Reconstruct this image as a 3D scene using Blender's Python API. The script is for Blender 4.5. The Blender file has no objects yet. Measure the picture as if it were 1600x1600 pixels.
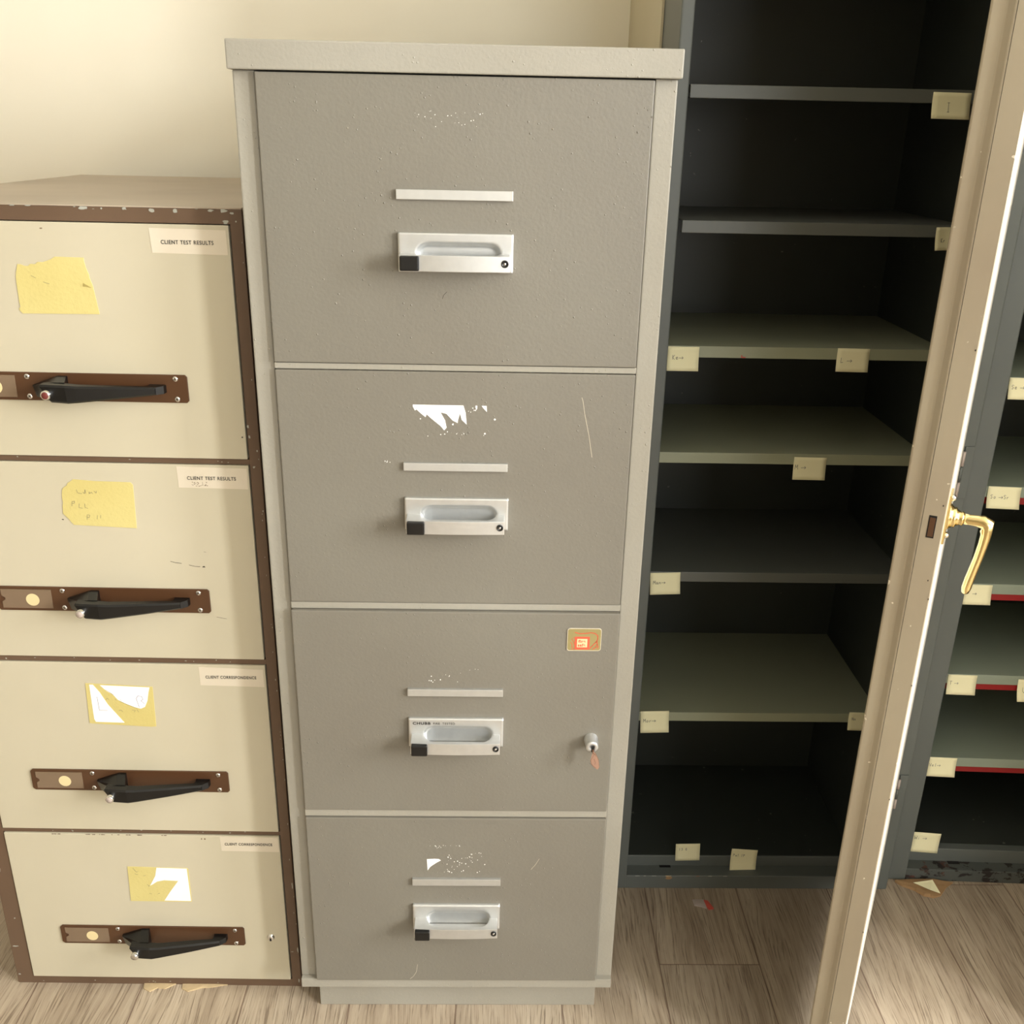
import bpy, bmesh, math, random
from mathutils import Vector, Matrix

random.seed(7)
scene = bpy.context.scene
COL = scene.collection

# ------------------------------------------------------------------ camera
cam_d = bpy.data.cameras.new('camera')
cam_d.sensor_width = 36.0
cam_d.lens = 36.0 * 1527.08 / 1600.0
cam_d.clip_start = 0.05
cam = bpy.data.objects.new('camera', cam_d)
COL.objects.link(cam)
cr = Vector((0.99968397, -0.01534382, 0.01991313))
cu = Vector((-0.01292192, 0.36582736, 0.93059302))
cf = Vector((0.02156362, 0.93055624, -0.36551348))
cam.matrix_world = Matrix(((cr.x, cu.x, -cf.x, 0.3129869), (cr.y, cu.y, -cf.y, -1.27117865),
                           (cr.z, cu.z, -cf.z, 1.44471944), (0, 0, 0, 1)))
scene.camera = cam

# ------------------------------------------------------------------ world, light, exposure
scene.view_settings.view_transform = 'Standard'
scene.view_settings.look = 'None'
scene.view_settings.gamma = 1.0
scene.view_settings.exposure = 0.0
scene.view_settings.use_curve_mapping = False

world = bpy.data.worlds.new('daylight')
scene.world = world
world.use_nodes = True
wbg = world.node_tree.nodes['Background']
wbg.inputs['Color'].default_value = (0.85, 0.92, 1.0, 1)
wbg.inputs['Strength'].default_value = 0.6

def area_light(name, loc, target, sx, sy, power, color):
    d = bpy.data.lights.new(name, 'AREA')
    d.shape = 'RECTANGLE'
    d.size = sx
    d.size_y = sy
    d.energy = power
    d.color = color
    o = bpy.data.objects.new(name, d)
    o.location = loc
    v = Vector(target) - Vector(loc)
    o.rotation_euler = v.to_track_quat('-Z', 'Y').to_euler()
    COL.objects.link(o)
    return o

# daylight entering through the two side windows, plus fill from an assumed rear one
area_light('daylight_side_window_front', (3.44, -2.60, 2.0), (0.0, -2.60, 2.0), 0.50, 1.5, 180, (0.98, 0.99, 0.975))
area_light('daylight_side_window_back', (3.44, -1.35, 2.0), (0.0, -1.35, 2.0), 0.70, 1.5, 130, (0.98, 0.99, 0.975))
area_light('rear_fill', (2.2, -5.62, 1.55), (2.2, 0.0, 1.55), 2.2, 2.1, 76, (0.98, 0.99, 0.975))  # frontal fill, placed behind the camera as an assumed window

# ------------------------------------------------------------------ materials
def srgb(r, g, b):
    def f(c):
        c /= 255.0
        return c / 12.92 if c <= 0.04045 else ((c + 0.055) / 1.055) ** 2.4
    return (f(r), f(g), f(b), 1.0)

class NT:
    def __init__(self, name):
        self.m = bpy.data.materials.new(name)
        self.m.use_nodes = True
        self.t = self.m.node_tree
        self.b = self.t.nodes['Principled BSDF']
    def n(self, kind, **kw):
        nd = self.t.nodes.new(kind)
        for k, v in kw.items():
            setattr(nd, k, v)
        return nd
    def l(self, a, b):
        self.t.links.new(a, b)
    def math(self, op, a, b=None, c=None):
        nd = self.n('ShaderNodeMath', operation=op)
        for i, v in enumerate((a, b, c)):
            if v is None:
                continue
            if isinstance(v, (int, float)):
                nd.inputs[i].default_value = v
            else:
                self.l(v, nd.inputs[i])
        return nd.outputs[0]
    def mix(self, fac, a, b):
        nd = self.n('ShaderNodeMix', data_type='RGBA')
        if isinstance(fac, (int, float)):
            nd.inputs[0].default_value = fac
        else:
            self.l(fac, nd.inputs[0])
        for i, v in ((6, a), (7, b)):
            if isinstance(v, tuple):
                nd.inputs[i].default_value = v
            else:
                self.l(v, nd.inputs[i])
        return nd.outputs[2]
    def coord(self):
        return self.n('ShaderNodeTexCoord').outputs['Object']
    def noise(self, vec, scale, detail=4, rough=0.5):
        nd = self.n('ShaderNodeTexNoise')
        self.l(vec, nd.inputs['Vector'])
        nd.inputs['Scale'].default_value = scale
        nd.inputs['Detail'].default_value = detail
        nd.inputs['Roughness'].default_value = rough
        return nd.outputs[0]
    def mapping(self, vec, scale=(1, 1, 1), loc=(0, 0, 0)):
        nd = self.n('ShaderNodeMapping')
        self.l(vec, nd.inputs['Vector'])
        nd.inputs['Scale'].default_value = scale
        nd.inputs['Location'].default_value = loc
        return nd.outputs[0]
    def ramp(self, fac, stops):
        nd = self.n('ShaderNodeValToRGB')
        self.l(fac, nd.inputs[0])
        cr_ = nd.color_ramp
        while len(cr_.elements) < len(stops):
            cr_.elements.new(0.5)
        for e, (p, c) in zip(cr_.elements, stops):
            e.position = p
            e.color = c if isinstance(c, tuple) else (c, c, c, 1)
        return nd.outputs[0]
    def bump(self, h, strength, dist=0.001):
        nd = self.n('ShaderNodeBump')
        nd.inputs['Strength'].default_value = strength
        nd.inputs['Distance'].default_value = dist
        self.l(h, nd.inputs['Height'])
        self.l(nd.outputs[0], self.b.inputs['Normal'])
        return nd

def paint(name, c1, c2, rough=0.5, pimples=0.0, grain=0.15, spec=0.5, speck=None):
    k = NT(name)
    co = k.coord()
    col = k.mix(k.ramp(k.noise(co, 3.2, 3), [(0.35, 0.0), (0.68, 1.0)]), c1, c2)
    fine = k.noise(co, 240, 3)
    h = k.math('MULTIPLY', fine, grain)
    if pimples:
        vo = k.n('ShaderNodeTexVoronoi')
        k.l(co, vo.inputs['Vector'])
        vo.inputs['Scale'].default_value = 130
        near = k.ramp(vo.outputs['Distance'], [(0.0, 1.0), (0.17, 0.0)])
        sel = k.ramp(k.noise(co, 38, 2), [(0.5, 0.0), (0.62, 1.0)])
        patch = k.ramp(k.noise(co, 4.5, 2), [(0.35, 0.15), (0.65, 1.0)])
        h = k.math('ADD', h, k.math('MULTIPLY', k.math('MULTIPLY', near, sel), k.math('MULTIPLY', patch, pimples)))
    if speck:
        s = k.ramp(k.noise(co, 95, 2, 0.4), [(0.74, 0.0), (0.76, 1.0)])
        s = k.math('MULTIPLY', s, k.ramp(k.noise(co, 9, 1), [(0.5, 0.0), (0.6, 1.0)]))
        col = k.mix(s, col, speck)
    k.l(col, k.b.inputs['Base Color'])
    k.b.inputs['Roughness'].default_value = rough
    k.b.inputs['Specular IOR Level'].default_value = spec
    k.bump(h, 0.7 if pimples else 0.5, 0.0022 if pimples else 0.0012)
    return k.m

def plain(name, col, rough=0.5, metal=0.0, spec=0.5, var=0.06, scale=20):
    k = NT(name)
    co = k.coord()
    dark = (col[0] * (1 - var), col[1] * (1 - var), col[2] * (1 - var), 1)
    k.l(k.mix(k.noise(co, scale, 3), dark, col), k.b.inputs['Base Color'])
    k.b.inputs['Roughness'].default_value = rough
    k.b.inputs['Metallic'].default_value = metal
    k.b.inputs['Specular IOR Level'].default_value = spec
    return k.m

def metal(name, col, rough, streak=(300, 300, 14), amt=0.12):
    k = NT(name)
    co = k.coord()
    n = k.noise(k.mapping(co, streak), 1.0, 3)
    k.l(k.math('ADD', k.math('MULTIPLY', n, amt), rough - amt / 2), k.b.inputs['Roughness'])
    n2 = k.noise(co, 90, 4)
    k.l(k.mix(n2, (col[0] * 0.86, col[1] * 0.86, col[2] * 0.86, 1), col), k.b.inputs['Base Color'])
    k.b.inputs['Metallic'].default_value = 0.8 if 'alumin' in name else 1.0
    return k.m

M = {}
M['grey_drawer'] = paint('grey_drawer_paint', srgb(121, 117, 107), srgb(116, 111, 101), 0.42, 1.1, 0.2)
M['grey_frame'] = paint('pale_grey_frame_paint', srgb(155, 151, 140), srgb(147, 142, 130), 0.45, 0.8, 0.2)
M['brown_frame'] = paint('brown_frame_paint', srgb(104, 83, 66), srgb(94, 73, 57), 0.42, 0, 0.05)
M['brown_top'] = paint('worn_taupe_top', srgb(178, 164, 146), srgb(160, 146, 128), 0.5, 0, 0.1)
M['cream'] = paint('cream_drawer_paint', srgb(197, 189, 167), srgb(192, 184, 161), 0.38, 0, 0.03)
M['chip'] = plain('bare_primer_chip', srgb(170, 170, 160), 0.7)
M['dark_chip'] = plain('dark_scratch', srgb(45, 38, 30), 0.7)
M['slate'] = paint('slate_grey_paint', srgb(101, 106, 103), srgb(93, 98, 95), 0.4, 0, 0.05)
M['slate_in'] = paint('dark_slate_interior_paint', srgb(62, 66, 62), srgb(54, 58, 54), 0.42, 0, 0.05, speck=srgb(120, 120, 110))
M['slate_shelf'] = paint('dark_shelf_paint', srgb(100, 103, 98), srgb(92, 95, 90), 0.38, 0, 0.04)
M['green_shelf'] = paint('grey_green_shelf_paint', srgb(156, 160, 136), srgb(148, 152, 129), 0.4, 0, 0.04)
M['green_shelf2'] = paint('cool_green_shelf_paint', srgb(150, 160, 144), srgb(142, 152, 137), 0.4, 0, 0.04)
M['red'] = plain('red_rail_paint', srgb(150, 24, 26), 0.45)
M['beige'] = paint('beige_door_edge_paint', srgb(162, 151, 130), srgb(154, 141, 121), 0.42, 0, 0.04, speck=srgb(225, 215, 195))
M['door_out'] = paint('window_lit_door_face', srgb(232, 226, 214), srgb(226, 220, 206), 0.4, 0, 0.04)  # window glare on the outer door face put into its colour
M['alu'] = metal('satin_aluminium', (0.69, 0.70, 0.70, 1), 0.34)
M['alu_strip'] = metal('dull_aluminium_strip', (0.62, 0.62, 0.60, 1), 0.48, (20, 300, 300))
M['chrome'] = metal('chrome', (0.82, 0.82, 0.82, 1), 0.18)
M['brass'] = metal('polished_brass', (0.86, 0.68, 0.33, 1), 0.2)
M['copper'] = plain('copper_key_metal', srgb(132, 98, 78), 0.45, 0.3)
M['black'] = plain('black_plastic', srgb(11, 11, 12), 0.32, 0, 0.5, 0.3, 60)
M['void'] = plain('dark_hole', srgb(10, 9, 8), 0.8)
M['plate_brown'] = plain('brown_handle_plate_paint', srgb(84, 56, 36), 0.3, 0, 0.5, 0.12, 9)
M['holder'] = plain('clear_card_holder_plastic', srgb(128, 108, 88), 0.25, 0, 0.5, 0.1, 30)
M['spot'] = plain('cream_paper_spot', srgb(226, 208, 160), 0.6)
M['maroon'] = plain('maroon_button_face', srgb(110, 48, 44), 0.35)
M['yellow'] = paint('crumpled_yellow_paper', srgb(210, 197, 132), srgb(200, 184, 114), 0.6, 0, 0.6)
M['sticky'] = plain('pale_yellow_sticky_paper', srgb(248, 242, 202), 0.7, 0, 0.2, 0.05, 12)
M['white'] = plain('white_paper', srgb(250, 248, 246), 0.6, 0, 0.3, 0.02)
M['label'] = paint('label_paper', srgb(224, 214, 196), srgb(208, 197, 176), 0.35, 0, 0.25)
M['ink'] = plain('black_print', srgb(28, 26, 24), 0.6)
M['pen'] = plain('pencil_stroke', srgb(112, 108, 96), 0.6)
M['pen_purple'] = plain('violet_pen_stroke', srgb(150, 140, 170), 0.6)
M['gold'] = plain('gold_badge', srgb(160, 148, 100), 0.38, 0.3)
M['badge_red'] = plain('badge_red_print', srgb(214, 92, 66), 0.45)
M['badge_cream'] = plain('badge_cream_print', srgb(236, 206, 160), 0.45)
M['card'] = plain('brown_cardboard', srgb(172, 138, 100), 0.8, 0, 0.2, 0.25, 60)
M['card_pale'] = plain('pale_chipboard', srgb(214, 190, 150), 0.8, 0, 0.2, 0.3, 90)
M['scrap_grey'] = plain('greyish_plastic_scrap', srgb(186, 172, 164), 0.4)
M['scrap_red'] = plain('red_plastic_scrap', srgb(205, 88, 76), 0.4)
M['wall'] = paint('cream_wall_paint', srgb(249, 243, 226), srgb(247, 240, 222), 0.75, 0, 0.12, 0.3)
M['wall_far'] = paint('tan_wall_paint', srgb(186, 177, 158), srgb(182, 173, 153), 0.75, 0, 0.12, 0.3)
M['wall_dull'] = paint('beige_partition_paint', srgb(206, 196, 168), srgb(202, 191, 163), 0.6, 0, 0.08, 0.3)
M['ceiling'] = plain('white_ceiling_paint', srgb(246, 244, 236), 0.8, 0, 0.2, 0.02)
M['frame_white'] = plain('white_window_frame_paint', srgb(235, 235, 230), 0.4)

def rust_mat():
    k = NT('rusted_slate_sill')
    co = k.coord()
    col = k.mix(k.noise(co, 8, 2), srgb(84, 88, 84), srgb(74, 78, 75))
    r = k.ramp(k.noise(k.mapping(co, (1, 1, 1.6)), 40, 5, 0.6), [(0.53, 0.0), (0.57, 1.0)])
    r2 = k.ramp(k.noise(co, 26, 3), [(0.58, 0.0), (0.70, 0.7)])
    col = k.mix(r, col, srgb(34, 28, 26))
    col = k.mix(k.math('MULTIPLY', r, r2), col, srgb(104, 62, 48))
    k.l(col, k.b.inputs['Base Color'])
    k.b.inputs['Roughness'].default_value = 0.7
    k.bump(r, 0.4, 0.001)
    return k.m
M['rust'] = rust_mat()

def wood_mat():
    k = NT('grey_oak_laminate')
    co = k.coord()
    sp = k.n('ShaderNodeSeparateXYZ')
    k.l(co, sp.inputs[0])
    W, X0, LEN = 0.1878, 0.4499, 1.29
    u = k.math('DIVIDE', k.math('SUBTRACT', sp.outputs[0], X0), W)
    idx = k.math('FLOOR', u)
    fu = k.math('SUBTRACT', u, idx)
    sh = k.math('MULTIPLY', k.math('SUBTRACT', idx, 1.0), 0.5)
    v = k.math('DIVIDE', k.math('SUBTRACT', k.math('SUBTRACT', sp.outputs[1], 0.111), sh), LEN)
    jdx = k.math('FLOOR', v)
    fv = k.math('SUBTRACT', v, jdx)
    def edge(f, wdt):
        m = k.math('MINIMUM', f, k.math('SUBTRACT', 1.0, f))
        return k.ramp(k.math('DIVIDE', m, wdt), [(0.0, 1.0), (1.0, 0.0)])
    seam = k.math('MAXIMUM', edge(fu, 0.0105), edge(fv, 0.0013))
    cmb = k.n('ShaderNodeCombineXYZ')
    k.l(idx, cmb.inputs[0]); k.l(jdx, cmb.inputs[1])
    wn = k.n('ShaderNodeTexWhiteNoise')
    k.l(cmb.outputs[0], wn.inputs['Vector'])
    off = k.n('ShaderNodeVectorMath', operation='MULTIPLY_ADD')
    k.l(wn.outputs['Color'], off.inputs[0])
    off.inputs[1].default_value = (9, 9, 9)
    k.l(co, off.inputs[2])
    p = off.outputs[0]
    # long wandering grain: stretched noise whose lateral coordinate is pushed about by a slow noise
    warp = k.n('ShaderNodeVectorMath', operation='MULTIPLY_ADD')
    wz = k.n('ShaderNodeTexNoise')
    k.l(k.mapping(p, (7.0, 2.2, 1)), wz.inputs['Vector'])
    wz.inputs['Scale'].default_value = 1.0
    wz.inputs['Detail'].default_value = 2
    k.l(wz.outputs['Color'], warp.inputs[0])
    warp.inputs[1].default_value = (0.07, 0.0, 0.0)
    k.l(p, warp.inputs[2])
    q = warp.outputs[0]
    lo = k.noise(k.mapping(p, (4.0, 1.3, 1)), 1.0, 3, 0.5)
    broad = k.noise(k.mapping(q, (34, 1.5, 1)), 1.0, 4, 0.6)
    streak = k.noise(k.mapping(q, (260, 7.0, 1)), 1.0, 6, 0.7)
    pore = k.ramp(k.noise(k.mapping(q, (420, 12, 1)), 1.0, 4, 0.6), [(0.53, 0.0), (0.64, 1.0)])
    t = k.math('ADD', k.math('MULTIPLY', lo, 0.30),
               k.math('ADD', k.math('MULTIPLY', broad, 0.34), k.math('MULTIPLY', streak, 0.36)))
    col = k.ramp(t, [(0.34, srgb(138, 121, 103)), (0.50, srgb(176, 160, 140)), (0.66, srgb(202, 188, 168))])
    col = k.mix(k.math('MULTIPLY', pore, 0.7), col, srgb(104, 88, 72))
    vo = k.n('ShaderNodeTexVoronoi')
    k.l(k.mapping(p, (3.3, 1.3, 1)), vo.inputs['Vector'])
    vo.inputs['Scale'].default_value = 1.5
    knot = k.ramp(vo.outputs['Distance'], [(0.015, 1.0), (0.07, 0.0)])
    col = k.mix(k.math('MULTIPLY', knot, 0.4), col, srgb(92, 78, 64))
    tint = k.mix(wn.outputs['Value'], (0.9, 0.9, 0.9, 1), (1.06, 1.05, 1.03, 1))
    mul = k.n('ShaderNodeMix', data_type='RGBA', blend_type='MULTIPLY')
    mul.inputs[0].default_value = 1.0
    k.l(col, mul.inputs[6]); k.l(tint, mul.inputs[7])
    col = k.mix(k.math('MULTIPLY', seam, 0.8), mul.outputs[2], srgb(84, 54, 42))
    k.l(col, k.b.inputs['Base Color'])
    k.b.inputs['Roughness'].default_value = 0.42
    k.bump(k.math('SUBTRACT', k.math('MULTIPLY', streak, 0.5), k.math('ADD', seam, k.math('MULTIPLY', pore, 0.3))), 0.35, 0.001)
    return k.m
M['wood'] = wood_mat()

# ------------------------------------------------------------------ mesh helpers
class MB:
    """collects shapes into one mesh; off is subtracted from every coordinate"""
    def __init__(self, off=(0, 0, 0)):
        self.bm = bmesh.new()
        self.off = Vector(off)
        self.mats = []
    def mi(self, m):
        if m not in self.mats:
            self.mats.append(m)
        return self.mats.index(m)
    def merge(self, t, m, smooth=False):
        i = self.mi(m)
        vm = {}
        for v in t.verts:
            vm[v] = self.bm.verts.new(v.co)
        for f in t.faces:
            try:
                nf = self.bm.faces.new([vm[v] for v in f.verts])
            except ValueError:
                continue
            nf.material_index = i
            nf.smooth = smooth
        t.free()
    def box(self, x0, x1, y0, y1, z0, z1, m, bev=0.0, seg=2):
        t = bmesh.new()
        bmesh.ops.create_cube(t, size=1)
        for v in t.verts:
            v.co = Vector(((x0 + x1) / 2 + v.co.x * (x1 - x0), (y0 + y1) / 2 + v.co.y * (y1 - y0), (z0 + z1) / 2 + v.co.z * (z1 - z0)))
        if bev:
            bmesh.ops.bevel(t, geom=t.edges[:], offset=bev, segments=seg, affect='EDGES', profile=0.6)
        self.merge(t, m)
        return self
    def prism(self, pts, a0, a1, m, axis='y', bev=0.0):
        """polygon pts extruded along axis from a0 to a1; axis y: pts=(x,z); z: (x,y); x: (y,z)"""
        t = bmesh.new()
        def mk(p, a):
            if axis == 'y':
                return Vector((p[0], a, p[1]))
            if axis == 'z':
                return Vector((p[0], p[1], a))
            return Vector((a, p[0], p[1]))
        A = [t.verts.new(mk(p, a0)) for p in pts]
        B = [t.verts.new(mk(p, a1)) for p in pts]
        n = len(pts)
        t.faces.new(A)
        t.faces.new(B[::-1])
        for i in range(n):
            t.faces.new((A[i], B[i], B[(i + 1) % n], A[(i + 1) % n]))
        bmesh.ops.recalc_face_normals(t, faces=t.faces[:])
        if bev:
            bmesh.ops.bevel(t, geom=t.edges[:], offset=bev, segments=2, affect='EDGES', profile=0.6)
        self.merge(t, m)
        return self
    def loft(self, rings, m, smooth=True, cap=True):
        t = bmesh.new()
        R = [[t.verts.new(Vector(p)) for p in r] for r in rings]
        n = len(R[0])
        for a, b in zip(R[:-1], R[1:]):
            for i in range(n):
                t.faces.new((a[i], a[(i + 1) % n], b[(i + 1) % n], b[i]))
        if cap:
            t.faces.new(R[0][::-1])
            t.faces.new(R[-1])
        bmesh.ops.recalc_face_normals(t, faces=t.faces[:])
        self.merge(t, m, smooth)
        return self
    def lathe(self, c, axis, prof, m, n=24, smooth=True):
        """prof = (distance along axis, radius)"""
        ax = Vector(axis).normalized()
        h = Vector((0, 0, 1)) if abs(ax.z) < 0.9 else Vector((1, 0, 0))
        e1 = ax.cross(h).normalized()
        e2 = ax.cross(e1)
        c = Vector(c)
        rings = []
        for d, r in prof:
            r = max(r, 1e-5)
            rings.append([c + ax * d + (e1 * math.cos(2 * math.pi * i / n) + e2 * math.sin(2 * math.pi * i / n)) * r for i in range(n)])
        return self.loft(rings, m, smooth)
    def text(self, s, x, y, z, size, m, sx=1.0, depth=0.0003, tilt=0.0, bold=0.0, fit=None):
        cu_ = bpy.data.curves.new('t', 'FONT')
        cu_.body = s
        cu_.size = size
        cu_.extrude = depth / 2
        cu_.offset = bold
        cu_.space_character = 1.12
        o = bpy.data.objects.new('t', cu_)
        COL.objects.link(o)
        bpy.context.view_layer.update()
        me = bpy.data.meshes.new_from_object(o.evaluated_get(bpy.context.evaluated_depsgraph_get()))
        i = self.mi(m)
        vs = []
        if fit:
            sx = fit / max(v.co.x for v in me.vertices)
        ct, st = math.cos(tilt), math.sin(tilt)
        for v in me.vertices:
            px, pz = v.co.x * sx, v.co.y
            vs.append(self.bm.verts.new((x + px * ct - pz * st, y - v.co.z, z + px * st + pz * ct)))
        for p in me.polygons:
            try:
                f = self.bm.faces.new([vs[k] for k in p.vertices])
                f.material_index = i
            except ValueError:
                pass
        bpy.data.objects.remove(o)
        bpy.data.meshes.remove(me)
        bpy.data.curves.remove(cu_)
        return self
    def strokes(self, lines, fn, w, m):
        """pen lines: polylines in (u,v) mapped by fn to 3D; w = width"""
        i = self.mi(m)
        for ln in lines:
            for a, b in zip(ln[:-1], ln[1:]):
                d = Vector((b[0] - a[0], b[1] - a[1]))
                if d.length < 1e-6:
                    continue
                q = Vector((-d.y, d.x)).normalized() * w / 2
                e = d.normalized() * w * 0.3
                P = [(a[0] - e.x + q.x, a[1] - e.y + q.y), (a[0] - e.x - q.x, a[1] - e.y - q.y),
                     (b[0] + e.x - q.x, b[1] + e.y - q.y), (b[0] + e.x + q.x, b[1] + e.y + q.y)]
                f = self.bm.faces.new([self.bm.verts.new(fn(*p)) for p in P])
                f.material_index = i
        return self
    def build(self, name, parent=None):
        me = bpy.data.meshes.new(name)
        for v in self.bm.verts:
            v.co -= self.off
        self.bm.to_mesh(me)
        self.bm.free()
        for m in self.mats:
            me.materials.append(m)
        o = bpy.data.objects.new(name, me)
        COL.objects.link(o)
        if parent:
            o.parent = parent
        return o

def tag(o, label, cat, group=None):
    o['label'] = label
    o['category'] = cat
    if group:
        o['group'] = group
    return o

def root(name, loc, label, cat, rz=0, group=None):
    o = bpy.data.objects.new(name, None)
    o.empty_display_size = 0.05
    o.location = loc
    o.rotation_euler = (0, 0, rz)
    COL.objects.link(o)
    return tag(o, label, cat, group)

def struct(o):
    o['kind'] = 'structure'
    return o

# ------------------------------------------------------------------ room shell
XL, XR, YB, YF, ZC = -3.2, 3.4, 0.88, -5.5, 3.1
struct(MB().box(XL, XR, YF, YB + 0.1, -0.06, 0.0, M['wood']).build('floor'))
struct(MB().box(XL - 0.1, XR + 0.1, YF - 0.1, YB + 0.1, ZC, ZC + 0.08, M['ceiling']).build('ceiling'))
struct(MB().box(XL - 0.1, XR + 0.1, YB, YB + 0.1, 0, ZC, M['wall']).build('wall_back'))
struct(MB().box(XL - 0.1, XL, YF, YB, 0, ZC, M['wall_far']).build('wall_left'))
def wall_with_hole(name, axis, a0, a1, p0, p1, h0, h1, z0, z1, pier=None):
    """wall slab a0..a1 thick, running p0..p1, opening h0..h1 by z0..z1"""
    mb = MB()
    for q0, q1, zz0, zz1 in ((p0, h0, 0, ZC), (h1, p1, 0, ZC), (h0, h1, 0, z0), (h0, h1, z1, ZC)):
        if axis == 'x':
            mb.box(a0, a1, q0, q1, zz0, zz1, M['wall_far'])
        else:
            mb.box(q0, q1, a0, a1, zz0, zz1, M['wall_far'])
    if pier:
        mb.box(a0, a1, pier[0], pier[1], z0, z1, M['wall_far'])
    return struct(mb.build(name))
wall_with_hole('wall_right', 'x', XR, XR + 0.1, YF, YB, -2.85, -1.00, 1.25, 2.75, (-2.35, -1.70))
wall_with_hole('wall_front', 'y', YF - 0.1, YF, XL, XR, 1.1, 3.3, 0.5, 2.6)
def window(name, axis, a0, a1, h0, h1, z0, z1):
    w = MB()
    for z in (z0, z1 - 0.04):
        if axis == 'x':
            w.box(a0, a1, h0, h1, z, z + 0.04, M['frame_white'], 0.004)
        else:
            w.box(h0, h1, a0, a1, z, z + 0.04, M['frame_white'], 0.004)
    for h in (h0, h1 - 0.04):
        if axis == 'x':
            w.box(a0, a1, h, h + 0.04, z0 + 0.04, z1 - 0.04, M['frame_white'], 0.004)
        else:
            w.box(h, h + 0.04, a0, a1, z0 + 0.04, z1 - 0.04, M['frame_white'], 0.004)
    struct(w.build(name))
window('window_1', 'x', XR + 0.055, XR + 0.095, -2.85, -2.35, 1.25, 2.75)
window('window_2', 'x', XR + 0.055, XR + 0.095, -1.70, -1.00, 1.25, 2.75)
window('assumed_rear_window', 'y', YF - 0.16, YF - 0.125, 1.1, 3.3, 0.5, 2.6)  # assumed unseen opening around the rear fill light
# thin beige partition end between the cream wall and the tall cupboard
struct(MB().box(0.5748, 0.5787, 0.466, YB, 0, ZC, M['wall_dull']).build('trim_1'))

# ------------------------------------------------------------------ grey four-drawer fire cabinet
G = root('filing_cabinet', (0.265, 0.36, 0), 'tall grey four-drawer metal filing cabinet with speckled paint in the centre', 'filing cabinet')
GO = (0.265, 0.36, 0)
W = 0.53
b = MB(GO)
# carcass sides and back, frame stiles standing proud of nothing, dividers
b.box(0.0, 0.0262, 0.0, 0.70, 0.073, 1.5026, M['grey_frame'], 0.002)
b.box(W - 0.0272, W, 0.0, 0.70, 0.073, 1.5026, M['grey_frame'], 0.002)
b.box(0.0262, W - 0.0272, 0.02, 0.70, 0.0735, 1.502, M['grey_frame'])
b.box(0.0008, W - 0.0008, -0.0095, 0.03, 0.0731, 0.0915, M['grey_frame'], 0.001)
for z0, z1, yr in ((0.4312, 0.4433, -0.0098), (0.7946, 0.8048, -0.0058), (1.1455, 1.1535, -0.0052)):
    b.box(0.0270, 0.5022, yr, 0.03, z0, z1, M['grey_frame'], 0.001)
b.build('cabinet_body', G)
MB(GO).box(-0.0035, W + 0.0035, -0.0115, 0.705, 1.5028, 1.5352, M['grey_frame'], 0.0018).build('top_cap', G)
MB(GO).box(0.0241, 0.5069, 0.02, 0.68, 0.0, 0.0729, M['grey_frame'], 0.0015).build('plinth', G)

def torn(polys, y, specks, drawer):
    for p in polys:
        o = MB(GO).prism(p, y - 0.0004, y + 0.0002, M['white']).build('torn_label', drawer)
        o['label'] = 'white torn remains of a paper label'
    mb = MB(GO)
    for cx, cz, r in specks:
        n = random.randint(4, 6)
        a0 = random.random() * 6
        mb.prism([(cx + r * random.uniform(0.5, 1) * math.cos(a0 + 6.283 * i / n), cz + r * random.uniform(0.5, 1) * math.sin(a0 + 6.283 * i / n)) for i in range(n)],
                 y - 0.0003, y + 0.0002, M['white'])
    o = mb.build('paper_residue', drawer)
    o['kind'] = 'stuff'
    o['label'] = 'white specks of paper residue'

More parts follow.
